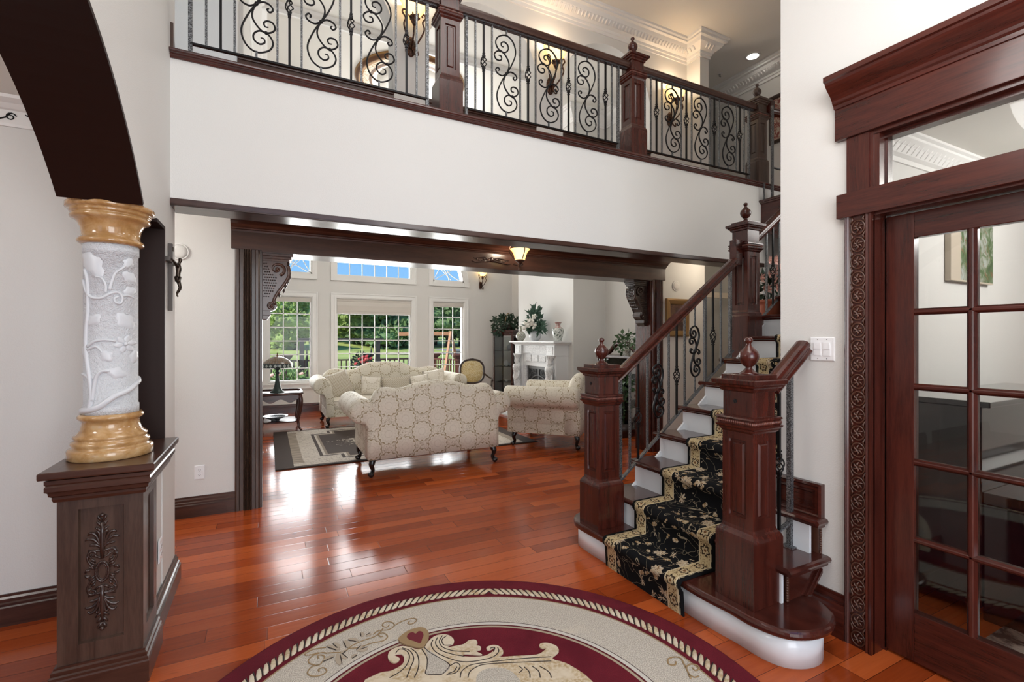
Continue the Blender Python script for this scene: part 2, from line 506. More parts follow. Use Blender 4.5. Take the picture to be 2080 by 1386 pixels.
# crown with dark scrollwork frieze in the left room
crn=[(0,2.535),(.012,2.535),(.016,2.548),(.016,2.615),(.03,2.62),(.05,2.64),(.085,2.655),(.09,2.67),(0,2.67)]
swept('trim_2', crn, [(-5,3.34),(-.76,3.34)],'trim_white')
b=MB()
for i in range(26):
    x0=-.85-i*.105; zc=2.582; s=1 if i%2 else -1
    pts=[(x0+.055*k/8-.0275+.03*math.sin(k/8*PI*2)*0, 3.322, zc+s*.018*math.cos(k/8*PI)) for k in range(9)]
    b.tube([(x0-.05,3.322,zc-s*.02),(x0-.02,3.322,zc-s*.005),(x0,3.322,zc+s*.02)],.0035,5)
    sp=[(x0+(.022-.0011*k)*math.cos(k*.55+.3),3.322,zc+s*(.022-.0011*k)*math.sin(k*.55+.3)) for k in range(16)]
    b.tube(sp,.0032,5)
b.build('scroll_frieze', M['iron'], bpy.data.objects['trim_2'])
# wall with the wide opening (and what stands above it)
YB0,YB1=4.68,4.93
OX0,OX1=-.064,4.39
wallbox('wall_back',[(-3,OX0,YB0,YB1,0,2.67),(OX1,5.37,YB0,YB1,0,2.67),(OX0,OX1,YB0,YB1,2.235,2.67)],'wall_paint','cream wall around the wide cased opening')
# gallery: slab, fascia
b=MB(); b.box(-.5,6.4,3.36,4.93,2.67,3.10); b.box(-3,-.5,3.48,4.93,2.67,3.10); b.box(5.32,6.4,4.93,9,2.67,3.10)
struct(b.build('ceiling_under_gallery', M['ceiling_paint']))
wallbox('wall_gallery_front',[(-.5,4.70,3.33,3.53,2.234,3.07)],'wall_paint','broad cream balcony front below the iron railing')
wallbox('wall_stair_back',[(4.70,6.4,3.33,3.53,0,3.07)],'wall_paint')
b=MB(); b.box(-.505,4.71,3.318,3.54,2.222,2.236,.004); b.box(-.505,4.71,3.318,3.334,2.222,2.262,.004)
struct(b.build('trim_3', M['walnut_h']),'dark wood board along the lower edge of the balcony front')
nose=[(0,3.064),(.010,3.064),(.014,3.070),(.014,3.075),(.022,3.079),(.022,3.084),(.036,3.088),(.044,3.093),(.046,3.100),(.042,3.107),(.034,3.110),(-.22,3.110),(-.22,3.064)]
swept('trim_4', nose, [(-.5,3.33),(6.38,3.33)],'mahogany_h','moulded mahogany edge of the gallery floor')
b=MB(); b.box(-.499,6.4,3.55,4.70,3.08,3.108); struct(b.build('floor_gallery', M['floor']))
# arcade wall at the back of the gallery
def arcade():
    outer=[(-3,3.05),(-3,CZ),(5.05,CZ),(5.05,3.05)]
    ops=[(.43,.665),(2.065,.635),(3.73,.67)]
    poly=[(5.05,3.05),(5.05,CZ),(-3,CZ),(-3,3.05)]
    b=MB()
    # piers and spandrels as vertical strips that follow the arches
    def strip(x0,x1,zb): pass
    edges=[-3]
    xs=[]
    segs=[]
    last=-3
    for cx,r in ops:
        b.box(last,cx-r,4.70,4.93,3.05,CZ)
        N=28
        for i in range(N):
            xa=cx-r*math.cos(PI*i/N); xb=cx-r*math.cos(PI*(i+1)/N)
            za=4.40+r*math.sin(PI*i/N); zb=4.40+r*math.sin(PI*(i+1)/N)
            vs=[(xa,4.70,za),(xb,4.70,zb),(xb,4.70,CZ),(xa,4.70,CZ),(xa,4.93,za),(xb,4.93,zb),(xb,4.93,CZ),(xa,4.93,CZ)]
            b.add(vs,[(0,1,2,3),(7,6,5,4),(4,5,1,0)])
        b.box(cx-r,cx+r,4.70,4.93,3.05,3.84)
        last=cx+r
    b.box(last,5.05,4.70,4.93,3.05,CZ)
    b.box(5.05,5.21,4.475,4.93,3.05,CZ)
    return b
struct(arcade().build('wall_gallery_back', M['wall_paint']),'arched cream wall behind the gallery')
for i,(cx,r) in enumerate(((.43,.665),(2.065,.635),(3.73,.67))):
    b=MB(); b.box(cx-r,cx+r,4.675,4.955,3.84,3.885,.008); b.box(cx-r,cx+r,4.69,4.70,3.80,3.84)
    struct(b.build('trim_%d'%(5+i), M['walnut_h']),'dark ledge in the bottom of a gallery arch')
crown=[(0,5.165),(.016,5.165),(.016,5.20),(.026,5.205),(.030,5.225),(.030,5.235),(.06,5.255),(.115,5.30),(.135,5.335),(.165,5.345),(.165,5.365),(.185,5.375),(.19,5.40),(0,5.40)]
def crown_run(name, path, egg=True):
    o=swept(name,crown,path,'trim_white')
    if egg:
        b=MB()
        for p,q in zip(path,path[1:]):
            a=Vector(p); d=Vector(q)-a; L=d.length; d.normalize(); nn=Vector((d.y,-d.x))
            k=int(L/.05)
            for i in range(k):
                c=a+d*(i+.5)*L/k+nn*.088
                b.tube([(c.x-nn.x*.022,c.y-nn.y*.022,5.252),(c.x,c.y,5.279),(c.x+nn.x*.022,c.y+nn.y*.022,5.292)],[.010,.015,.011],6)
        b.build('egg_moulding', M['trim_white'], o)
    return o
crown_run('trim_8',[(-.4,4.70),(5.05,4.70),(5.05,4.475),(5.21,4.475),(5.21,4.93)])
crown_run('trim_9',[(6.4,9),(6.4,1.66)])
# ceilings
wallbox('ceiling',[(-3,6.5,-3,4.93,CZ,CZ+.1)],'ceiling_paint')
wallbox('ceiling_living',[(-.4,6.5,4.93,10.65,CZ,CZ+.1)],'ceiling_paint')
# right wall with the French door opening, its end and the stairwell walls
DX=2.49
wallbox('wall_right',[(DX,DX+.15,-3,.10,0,CZ),(DX,DX+.15,1.21,1.66,0,CZ),(DX,DX+.15,.10,1.21,2.42,CZ),(DX+.15,6.4,1.52,1.66,0,CZ)],'wall_paint','pale wall beside the French door')
wallbox('wall_stair_far',[(6.4,6.5,-3,9,0,CZ)],'wall_paint')
wallbox('wall_hall_end',[(5.47,6.4,8.9,9.0,0,CZ)],'wall_paint_hall')
wallbox('ceiling_piano_room',[(DX+.15,6.4,-3,1.52,2.67,2.75)],'ceiling_paint')
crp=[(0,2.52),(.012,2.52),(.016,2.545),(.035,2.56),(.055,2.60),(.085,2.63),(.085,2.645),(.10,2.655),(.10,2.67),(0,2.67)]
swept('trim_10', crp, [(DX+.15,1.52),(6.4,1.52)],'trim_white')
b=MB()
for i in range(60):
    x=DX+.2+i*.055; b.tube([(x,1.52-.028,2.562),(x+.02,1.52-.05,2.60),(x+.03,1.52-.066,2.617)],[.008,.010,.008],5)
b.build('rope_moulding', M['trim_white'], bpy.data.objects['trim_10'])
swept('baseboard_piano_room', baseprof(.17), [(DX+.15,1.52),(6.4,1.52)],'mahogany_h')
swept('baseboard_right', baseprof(.21,.03), [(DX,1.66),(DX,1.325)],'mahogany_y')
swept('baseboard_back_left', baseprof(.165), [(-3,YB0),(-.25,YB0)],'walnut_h')
swept('baseboard_back_right', baseprof(.165), [(4.578,YB0),(5.37,YB0)],'mahogany_h')
wallbox('wall_hall_left',[(-3.1,-3,3.3,4.95,0,CZ)],'wall_paint')
# foyer wall behind the viewer: an open glazed entry
wallbox('wall_entry',[(-3,-.6,-3.1,-3,0,CZ),(2.4,6.5,-3.1,-3,0,CZ),(-.6,2.4,-3.1,-3,4.8,CZ)],'wall_paint')
# living room
LX0,LX1,LY=-.20,5.32,10.45
wallbox('wall_living_left',[(LX0-.12,LX0,4.93,LY,0,CZ)],'wall_paint_living')
wallbox('wall_living_right',[(LX1,LX1+.15,4.93,LY,0,CZ)],'wall_paint_living')
wallbox('wall_chimney',[(4.64,LX1,6.80,8.81,0,CZ)],'wall_paint_living','chimney breast above the white mantel')
def window_wall():
    b=MB(); y0,y1=LY,LY+.2
    xs=[LX0-.12,0,.79,1.25,2.83,3.32,4.07,LX1+.15]
    zt=2.31; zb=.60; u0=2.775; u1=3.62
    for x0,x1 in ((xs[0],xs[1]),(xs[2],xs[3]),(xs[4],xs[5]),(xs[6],xs[7])): b.box(x0,x1,y0,y1,0,CZ)
    for x0,x1 in ((xs[1],xs[2]),(xs[3],xs[4]),(xs[5],xs[6])):
        b.box(x0,x1,y0,y1,0,zb); b.box(x0,x1,y0,y1,zt,u0); b.box(x0,x1,y0,y1,u1,CZ)
    for cx,s in ((.79,-1),(3.32,1)):
        N=14
        for i in range(N):
            xa=cx+s*.75*math.sin(PI/2*i/N); xb=cx+s*.75*math.sin(PI/2*(i+1)/N)
            za=u0+.75*math.cos(PI/2*i/N); zb_=u0+.75*math.cos(PI/2*(i+1)/N)
            vs=[(xa,y0,za),(xb,y0,zb_),(xb,y0,u1),(xa,y0,u1),(xa,y1,za),(xb,y1,zb_),(xb,y1,u1),(xa,y1,u1)]
            b.add(vs,[(0,1,2,3),(7,6,5,4),(4,5,1,0)])
        b.box(cx+s*.75,(0 if s<0 else 4.07),y0,y1,u0,u1)
    return b
struct(window_wall().build('wall_windows', M['wall_paint_living']),'pale window wall of the living room')
swept('baseboard_windows', baseprof(.17), [(LX0,LY),(LX1,LY)],'mahogany_h')
swept('baseboard_living_right', baseprof(.17), [(LX1,6.80),(LX1,4.93)],'mahogany_y')
crown_run('trim_11',[(LX0,4.93),(LX0,LY),(LX1,LY),(LX1,8.81),(4.64,8.81),(4.64,6.80),(LX1,6.80),(LX1,4.93)],False)
swept('trim_12',[(0,5.33),(.03,5.33),(.05,5.36),(.10,5.375),(.12,5.40),(0,5.40)],[(LX0,6.33),(LX1,6.33)],'trim_white')
# ceiling ring of the living room
m=Mat('ring_gilt',(.3,.15,.05),.4)
c=m.coord('Object'); x,y,z=m.xyz(c); r=(x*x+y*y).sqrt(); th=x.atan2(y)
n=m.noise(m.vec(th*7.0,r*46.0),2.2,3,.6,1.5)
g=m.mix((r*70.0).sin().step(-.4,.5),(.13,.05,.013),(.36,.19,.06))
orn=m.mix(n.step(.5,.56),(.80,.74,.62),(.38,.22,.07))
band=r.gt(.615)*r.lt(.705)
inner=r.lt(.575)
c1=m.mix(band,g,orn); c1=m.mix(inner,c1,(.85,.80,.68)); m.set('Base Color',c1); M['ring_gilt']=m.m
b=MB(); b.lathe([(.50,-.010),(.53,-.03),(.575,-.045),(.615,-.03),(.705,-.035),(.72,-.055),(.76,-.06),(.79,-.045),(.81,-.02),(.82,0),(.50,0)],(0,0,0),96,True)
o=b.build('ceiling_medallion', M['ring_gilt']); o.location=(1.95,7.25,5.399)
tag(o,'round gilt and cream ceiling medallion seen through the gallery arches','ceiling medallion')
b=MB(); b.lathe([(.001,-.012),(.51,-.012),(.51,0),(.001,0)],(0,0,0),64); b.build('cove_disc', M['ceiling_paint'], o, local=True)
# ------------------------------------------------------------------ wide cased opening
tr = sempty('trim_13',(2.16,4.68,0),'wide dark cased opening with fluted sides and a crowned header')
def fluted(x0,x1,y,z0,z1,mat,parent):
    """flat casing with a stepped, fluted middle, facing -y"""
    w=x1-x0
    prof=[(0,0),(0,.024),(.012,.034),(.030,.034),(.036,.026),(.060,.026)]
    f0=.062; n=5; p=(w-2*f0)/n
    for i in range(n):
        a=f0+i*p; prof+=[(a+p*.12,.040),(a+p*.5,.046),(a+p*.88,.040),(a+p*.97,.030)]
    prof+=[(w-.060,.026),(w-.036,.026),(w-.030,.034),(w-.012,.034),(w,.024),(w,0)]
    b=MB(); b.prism([(x0+a,y-d) for a,d in prof],z0,z1,'z')
    return b.build('casing',M[mat],parent)
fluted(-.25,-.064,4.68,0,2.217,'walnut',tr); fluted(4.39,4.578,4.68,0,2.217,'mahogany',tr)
b=MB(); b.box(-.066,-.046,4.665,4.945,0,2.22); b.build('jamb',M['walnut'],tr)
b=MB(); b.box(4.372,4.392,4.665,4.945,0,2.22); b.build('jamb',M['mahogany'],tr)
b=MB(); b.box(-.046,4.372,4.650,4.945,2.205,2.222); b.build('soffit',M['walnut_h'],tr)
b=MB(); b.box(-.278,4.606,4.640,4.68,2.217,2.372,.004); b.box(-.05,4.38,4.634,4.64,2.205,2.220); b.build('header',M['walnut_h'],tr)
b=MB()
hc=[(0,2.366),(.046,2.366),(.050,2.378),(.062,2.382),(.066,2.392),(.078,2.398),(.095,2.418),(.125,2.436),(.150,2.442),(.156,2.452),(.156,2.468),(0,2.468)]
sweep(b,hc,[(-.278,4.68),(4.606,4.68)])
b.build('crown',M['walnut_h'],tr)
b=MB()   # carved applique in the middle of the header
for s in (-1,1):
    for k in range(7):
        x=2.12+s*(.03+k*.028); z=2.293+.012*math.sin(k*1.3)
        b.sphere((x,4.634,z),.016-.0014*k,8,6,1.3,.6,.8)
    b.tube([(2.12+s*.02,4.634,2.285),(2.12+s*.10,4.633,2.275),(2.12+s*.19,4.634,2.262),(2.12+s*.23,4.635,2.275)],[.011,.009,.007,.004],6)
    b.tube([(2.12+s*.02,4.634,2.300),(2.12+s*.08,4.633,2.322),(2.12+s*.15,4.634,2.312),(2.12+s*.20,4.635,2.300)],[.010,.008,.006,.004],6)
b.sphere((2.12,4.632,2.30),.026,10,8,1,.6,1)
b.build('carved_applique',M['carved_dark'],tr)
# corbels --------------------------------------------------------------------
def corbel(x, s, label, mat):
    """scrolled bracket on the jamb at x, sticking out in direction s (+1 to the right)"""
    t=thing('corbel',label,'corbel',(x,4.79,1.62),0,'carved corbels of the wide opening')
    y0,y1=4.70,4.89; yc=4.795
    prof=[(0,2.205),(.235,2.205),(.235,2.185),(.222,2.178),(.222,2.165),(.208,2.158),(.20,2.14),(.202,2.11),(.216,2.07),(.22,2.02),(.205,1.965),(.17,1.915),(.135,1.87),(.112,1.83),(.10,1.80),(.112,1.775),(.118,1.745),(.105,1.72),(.08,1.705),(.055,1.70),(.055,1.672),(.062,1.665),(.04,1.625),(0,1.625)]
    b=MB(); b.prism([(x+s*a,z) for a,z in prof],y0+.03,y1-.03,'y'); b.build('body',M[mat],t,bevel=.004)
    b=MB()
    for i,(q,zz) in enumerate(((.245,2.195),(.232,2.172),(.218,2.150))): b.box(x,x+s*q,y0-.004+.006*i,y1+.004-.006*i,zz-.011,zz+.011,.003)
    b.build('cap',M[mat],t)
    b=MB(); b.box(x,x+s*.066,y0+.01,y1-.01,1.662,1.704,.004); b.build('foot_block',M[mat],t)
    b=MB()
    for yy in (y0+.018,y1-.018):
        sp=[(x+s*(.118+ (.066-.0029*k)*math.cos(k*.42-1.2)), yy, 2.075+(.060-.0027*k)*math.sin(k*.42-1.2)) for k in range(21)]
        tail=spline([(x+s*.205,yy,2.11),(x+s*.214,yy,2.03),(x+s*.175,yy,1.945),(x+s*.125,yy,1.87),(x+s*.092,yy,1.80),(x+s*.10,yy,1.765)],5)
        b.tube(tail,.014,8); b.tube(sp,[.014-.0004*k for k in range(21)],8)
        sp=[(x+s*(.072+(.036-.0018*k)*math.cos(k*.5+.4)), yy, 1.745+(.036-.0018*k)*math.sin(k*.5+.4)) for k in range(17)]
        b.tube(sp,.010,8)
        b.sphere((x+s*.118,yy,2.075),.016,8,6); b.sphere((x+s*.072,yy,1.745),.012,8,6)
    b.build('scroll',M[mat],t)
    b=MB()
    for k in range(8):
        for j in range(-2,3):
            z=2.13-.04*k; q=interp([(1.8,.105),(1.92,.185),(2.02,.222),(2.16,.208)],z)
            b.sphere((x+s*q,yc+j*.026,z),.013,7,5,.8,1,1.2)
    for yy in (y0+.028,y1-.028):
        for k in range(13):
            for j in range(8):
                z=1.83+.024*k; q=.014+.017*j+(.008 if k%2 else 0)
                if q<interp([(1.80,.05),(1.92,.11),(2.0,.12),(2.05,.06),(2.13,.05)],z)-.004: b.sphere((x+s*q,yy,z),.0062,6,4)
    b.build('carved_leaves',M['carved_dark'],t)
    return t
corbel(-.046,1,'scrolled dark wood corbel on the left side of the wide opening','carved_wood')
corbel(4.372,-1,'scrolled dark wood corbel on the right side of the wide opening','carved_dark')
# ------------------------------------------------------------------ windows
def frame_rect(b,x0,x1,z0,z1,w,y0,y1):
    b.box(x0,x0+w,y0,y1,z0,z1); b.box(x1-w,x1,y0,y1,z0,z1); b.box(x0+w,x1-w,y0,y1,z0,z0+w); b.box(x0+w,x1-w,y0,y1,z1-w,z1)
def window(n,x0,x1,z0,z1,cols,rows,ztop,label):
    t=sempty('window_%d'%n,((x0+x1)/2,LY,z0),label)
    b=MB()
    frame_rect(b,x0-.095,x1+.095,z0-.12,z1+.095,.095,LY-.018,LY)
    frame_rect(b,x0-.105,x1+.105,z0-.13,z1+.105,.022,LY-.032,LY-.018)
    frame_rect(b,x0-.035,x1+.035,z0-.035,z1+.035,.022,LY-.028,LY-.018)
    b.box(x0-.10,x1+.10,LY-.045,LY-.018,z0-.045,z0-.02,.004)
    b.build('casing',M['trim_white'],t)
    b=MB(); frame_rect(b,x0,x1,z0,z1,.035,LY+.05,LY+.10); 
    frame_rect(b,x0,x1,z0,z1,.012,LY,LY+.19); b.build('sash',M['trim_white'],t)
    b=MB(); b.box(x0+.03,x1-.03,LY+.070,LY+.076,z0+.03,z1-.03); b.build('pane',M['pane_glass'],t)
    b=MB(); h=(2.26-z0)/rows if ztop is None else ztop
    for i in range(1,cols): xx=x0+.02+(x1-x0-.04)*i/cols; b.box(xx-.009,xx+.009,LY+.056,LY+.068,z0+.03,z1-.03)
    for j in range(1,rows): zz=z0+h*j; b.box(x0+.03,x1-.03,LY+.056,LY+.0685,zz-.009,zz+.009)
    b.build('muntin_grid',M['trim_white'],t)
    return t
window(1,0,.79,.60,2.31,3,6,.273,'left tall gridded window')
window(2,1.25,2.83,.60,2.31,6,6,.278,'wide middle gridded window')
window(3,3.32,4.07,.60,2.31,3,6,.273,'right tall gridded window')
def upper_mid():
    x0,x1,z0,z1=1.25,2.83,2.775,3.62
    t=sempty('window_4',((x0+x1)/2,LY,z0),'upper middle window with six lights')
    b=MB(); frame_rect(b,x0-.095,x1+.095,z0-.095,z1+.095,.095,LY-.018,LY); frame_rect(b,x0-.105,x1+.105,z0-.105,z1+.105,.022,LY-.03,LY-.018); b.build('casing',M['trim_white'],t)
    b=MB(); frame_rect(b,x0,x1,z0,z1,.03,LY+.05,LY+.1); frame_rect(b,x0,x1,z0,z1,.012,LY,LY+.19); b.build('sash',M['trim_white'],t)
    b=MB(); b.box(x0+.02,x1-.02,LY+.07,LY+.076,z0+.02,z1-.02); b.build('pane',M['pane_glass'],t)
    b=MB()
    for i in range(1,6): xx=x0+.02+(x1-x0-.04)*i/6; b.box(xx-.009,xx+.009,LY+.056,LY+.068,z0+.02,z1-.02)
    b.box(x0,x1,LY+.056,LY+.068,z0+.42,z0+.438); b.build('muntin_grid',M['trim_white'],t)
upper_mid()
def quarter(n,cx,s,label):
    z0=2.775; r=.75
    t=sempty('window_%d'%n,(cx,LY,z0),label)
    def ring(b,ra,rb,y0,y1):
        N=20
        A=[(cx+s*ra*math.sin(PI/2*i/N),z0+ra*math.cos(PI/2*i/N)) for i in range(N+1)]
        B=[(cx+s*rb*math.sin(PI/2*i/N),z0+rb*math.cos(PI/2*i/N)) for i in range(N+1)]
        b.loft([[(p[0],y0,p[1]),(q[0],y0,q[1]),(q[0],y1,q[1]),(p[0],y1,p[1])] for p,q in zip(A,B)],True,True,False)
    b=MB(); ring(b,r,r+.095,LY-.018,LY); ring(b,r+.08,r+.105,LY-.032,LY-.018)
    xa,xb=sorted((cx-s*.095,cx)); b.box(xa,xb,LY-.018,LY,z0,z0+r+.095)
    xa,xb=sorted((cx-s*.095,cx+s*(r+.105))); b.box(xa,xb,LY-.018,LY,z0-.095,z0); b.box(xa,xb,LY-.032,LY-.018,z0-.105,z0-.083)
    b.box(*sorted((cx+s*(r+.0),cx+s*(r+.12))),LY-.035,LY,z0-.11,z0-.0)
    b.build('casing',M['trim_white'],t)
    b=MB(); ring(b,r-.035,r,LY,LY+.19); b.box(*sorted((cx,cx+s*.03)),LY,LY+.19,z0,z0+r); b.box(*sorted((cx,cx+s*r)),LY,LY+.19,z0,z0+.03); b.build('sash',M['trim_white'],t)
    b=MB(); N=16; b.prism([(cx+s*.01,z0+.01)]+[(cx+s*(r-.01)*math.sin(PI/2*i/N),z0+.01+(r-.02)*math.cos(PI/2*i/N)) for i in range(N+1)],LY+.07,LY+.076,'y'); b.build('pane',M['pane_glass'],t)
    b=MB()
    for rr in (.40,):
        b.tube([(cx+s*rr*math.sin(PI/2*i/N),LY+.062,z0+rr*math.cos(PI/2*i/N)) for i in range(N+1)],.009,6)
    for a in (30,60): b.tube([(cx+s*.02,LY+.062,z0+.02),(cx+s*r*math.sin(R(a)),LY+.062,z0+r*math.cos(R(a)))],.009,6)
    b.tube([(cx+s*(r-.33*math.sin(PI*i/N)*1.2),LY+.062,z0+.6*i/N) for i in range(N+1)],.009,6)
    b.tube([(cx+s*.05,LY+.062,z0+.45),(cx+s*.45,LY+.062,z0+.05)],.008,6)
    b.build('muntin_grid',M['trim_white'],t)
quarter(5,.79,-1,'upper left quarter-round window'); quarter(6,3.32,1,'upper right quarter-round window')
def shade(x0,x1,zb,label):
    t=thing('window_shade',label,'window shade',((x0+x1)/2,LY-.0,zb),0,'raised shades of the living room windows')
    b=MB(); b.box(x0+.014,x1-.014,LY+.005,LY+.045,2.245,2.295,.006); b.build('headrail',M['shade_fabric'],t)
    b=MB(); pr=[(LY+.012,2.245),(LY+.004,2.21),(LY-.004,(2.245+zb)/2+.04),(LY+.006,zb+.05),(LY+.01,zb+.045),(LY+.01,zb),(LY+.04,zb),(LY+.04,2.245)]
    b.prism(pr,x0+.016,x1-.016,'x'); b.build('fabric',M['shade_fabric'],t)
shade(0,.79,2.205,'short raised shade at the top of the left tall window'); shade(1.25,2.83,1.99,'deep raised shade hanging at the top of the wide middle window'); shade(3.32,4.07,2.195,'short raised shade at the top of the right tall window')
# ------------------------------------------------------------------ French door
d1=sempty('door_1',(2.49,.7,0),'tall mahogany French door with a transom')
XF=2.49
Y1=1.325; YI=1.206; YN=.27-.02   # casing outer / inner edge, door's near edge
def mirror(y): return 2*.70-y
for side in (1,-1):
    f=(lambda y:y) if side==1 else mirror
    b=MB(); pr=[(0,0),(0,.022),(.006,.026),(.010,.022),(.014,.028),(.020,.022),(.030,.020),(.090,.020),(.096,.030),(.104,.026),(.108,.030),(.119,.030),(.119,0)]
    b.prism([(XF-d,f(Y1-a)) for a,d in pr],0,2.035,'z'); b.build('casing',M['mahogany'],d1)
    b=MB(); yc=f(Y1-.060)
    for k in range(25):
        zc=.045+k*.0805
        b.tube([(XF-.022,yc+.029*math.cos(2*PI*i/14),zc+.033*math.sin(2*PI*i/14)) for i in range(14)],.0042,5,True)
        for i in range(6):
            a=2*PI*i/6+.3
            b.tube([(XF-.022,yc,zc),(XF-.026,yc+.012*math.cos(a),zc+.013*math.sin(a)),(XF-.021,yc+.024*math.cos(a+.4),zc+.026*math.sin(a+.4))],[.003,.0052,.002],5)
        for s in (-1,1): b.tube([(XF-.021,yc+s*.030,zc+.02),(XF-.025,yc+s*.022,zc+.040),(XF-.021,yc+s*.031,zc+.060)],[.003,.0045,.003],5)
    b.build('carved_rosettes',M['carved_wood'],d1)
    b=MB(); b.prism([(XF-d,f(Y1-a)) for a,d in ((.008,0),(.008,.018),(.104,.018),(.106,.010),(.119,.010),(.119,0))],2.147,2.412,'z'); b.build('upper_casing',M['mahogany'],d1)
    b=MB(); y=f(YI)
    b.box(XF-.01,XF+.14,y-side*.0,y+side*.012,0,2.03); b.box(XF+.075,XF+.09,y-side*.012,y,0,2.03); b.box(XF-.005,XF+.05,y-side*.022,y,2.147,2.41); b.box(XF+.05,XF+.09,y-side*.03,y,2.147,2.41)
    b.build('jamb',M['mahogany'],d1)
b=MB(); ya,yb=mirror(1.353),1.353
b.box(XF-.038,XF+.0,ya,yb,2.032,2.147,.002); b.box(XF-.012,XF+.13,mirror(YI),YI,2.022,2.150); b.build('transom_bar',M['mahogany_y'],d1)
b=MB(); b.box(XF-.032,XF,mirror(1.363),1.363,2.413,2.575,.002); b.box(XF-.01,XF+.03,mirror(YI),YI,2.395,2.42); b.box(XF+.03,XF+.09,mirror(YI),YI,2.375,2.42); b.build('header',M['mahogany_y'],d1)
b=MB(); dc=[(0,2.565),(.040,2.565),(.044,2.58),(.052,2.588),(.056,2.60),(.07,2.62),(.098,2.645),(.112,2.662),(.116,2.672),(.128,2.676),(.128,2.70),(0,2.70)]
sweep(b,dc,[(XF,1.363),(XF,mirror(1.363))]); b.build('crown',M['mahogany_y'],d1)
b=MB(); b.box(XF+.066,XF+.072,mirror(YI)+.02,YI-.02,2.14,2.39); b.build('transom_pane',M['door_glass'],d1)
# leaf
XD0,XD1=2.565,2.61
leaf=MB(); b=MB()
yh=1.206; yl=mirror(1.206)
b.box(XD0,XD1,yh-.118,yh-.003,.012,2.018,.003); b.build('stile',M['mahogany'],d1)
b=MB(); b.box(XD0,XD1,yl+.003,yl+.118,.012,2.018,.003); b.build('stile',M['mahogany'],d1)
b=MB(); b.box(XD0+.001,XD1-.001,yl+.118,yh-.118,.012,.232,.003); b.build('rail',M['mahogany_y'],d1)
b=MB(); b.box(XD0+.001,XD1-.001,yl+.118,yh-.118,1.905,2.018,.003); b.build('rail',M['mahogany_y'],d1)
gy0,gy1=yl+.118,yh-.118; cols=4; rows=5
cw=(gy1-gy0)/cols
for i in range(1,cols):
    y=gy1-cw*i; b=MB(); b.prism([(XD0+.002,y-.009),(XD0-.001,y-.004),(XD0-.001,y+.004),(XD0+.002,y+.009),(XD0+.014,y+.017),(XD1-.012,y+.017),(XD1,y+.008),(XD1,y-.008),(XD1-.012,y-.017),(XD0+.014,y-.017)],.232,1.905,'z'); b.build('muntin',M['mahogany'],d1)
for z in (.553,.900,1.238,1.574):
    b=MB(); b.prism([(XD0+.002,z-.008),(XD0-.001,z-.004),(XD0-.001,z+.004),(XD0+.002,z+.008),(XD0+.014,z+.015),(XD1-.012,z+.015),(XD1,z+.008),(XD1,z-.008),(XD1-.012,z-.015),(XD0+.014,z-.015)],gy0,gy1,'y')
    # outline above is (x,z); extrude along y
    b.build('muntin',M['mahogany_y'],d1)
b=MB(); b.box(XD0+.02,XD0+.026,gy0,gy1,.22,1.915); b.build('pane',M['door_glass'],d1)
# ------------------------------------------------------------------ staircase
RISE,RUN=.185,.2445
def nx(k): return 1.914+RUN*(k-1)        # nosing of tread k
YL,YR_=2.80,1.662                         # far and near ends of the treads
st=thing('staircase','white-riser staircase with dark red treads climbing past the newel posts','staircase',(1.95,2.1,0))
def tread_prof(x0,x1,z):
    return [(x1,z),(x0+.014,z),(x0+.004,z-.005),(x0,z-.015),(x0+.004,z-.026),(x0+.014,z-.031),(x0+.022,z-.032),(x0+.026,z-.042),(x0+.036,z-.046),(x1,z-.046)]
# starting step with rounded ends
def start_outline(off):
    near=spline([(1.945+.03-off,1.86),(1.975-off,1.70),(1.992-off,1.55),(1.998-off,1.42),(2.03-off*.8,1.34-off*.7),(2.085-off*.4,1.298-off),(2.15,1.278-off),(2.215+off*.5,1.282-off),(2.285+off,1.315-off*.8),(2.335+off,1.365-off*.2),(2.345+off,1.41),(2.34,1.44)],5)
    far=spline([(1.945+.0-off,2.52),(1.942-off,2.72),(1.955-off,2.80),(2.0-off*.6,2.855+off*.7),(2.06,2.872+off),(2.13,2.86+off),(2.20,2.80+off*.4),(2.22,2.76)],5)
    mid=[(1.958-off,2.3),(1.965-off,2.05)]
    return near[::-1][:], far, mid
near,far,mid=start_outline(0.0)
outl=near+mid[::-1]+far+[(2.42,2.76),(2.42,1.44)]
b=MB(); b.prism(outl,0,.14,'z',True); b.build('riser',M['riser_white'],st)
near,far,mid=start_outline(.038)
outl=near+mid[::-1]+far+[(2.42,2.76),(2.42,1.44)]
def shrink(o,d):
    c=Vector((2.2,2.1)); return [tuple(Vector(p)+(c-Vector(p)).normalized()*d) for p in o]
b=MB(); b.loft([[(x,y,z) for x,y in shrink(outl,d)] for z,d in ((.139,.02),(.145,.008),(.152,.002),(.163,0),(.175,.002),(.182,.008),(.185,.018))],True,True,True)
b.build('tread',M['tread_wood'],st,smooth=False)
for k in range(2,11):
    x=nx(k); z=RISE*k; yn=1.41 if k==2 else (1.425 if k==3 else YR_)
    yf=YL
    xe=nx(k+1)+.05 if k<10 else 6.38
    if k==9: pass
    if k<4:                                   # the treads that run in front of the wall end
        xw=2.488
        b=MB(); b.prism(tread_prof(x,xe,z),YR_,yf,'y')
        if x<xw: b.prism(tread_prof(x,xw,z),yn,YR_,'y')
    else:
        b=MB(); b.prism(tread_prof(x,xe,z),yn,yf,'y')
    if k<4 and x<2.488-.02:                      # returned nosing on the near end
        b.prism([(yn,z-.0005),(yn-.012,z-.005),(yn-.017,z-.015),(yn-.012,z-.027),(yn,z-.032)],x+.006,2.488,'x')
    b.build('tread',M['tread_wood'],st)
    b=MB(); b.box(x+.03,x+.045,(yn+.045 if k<4 else YR_),2.757,z-RISE-.001,z-.040); b.build('riser',M['riser_white'],st)
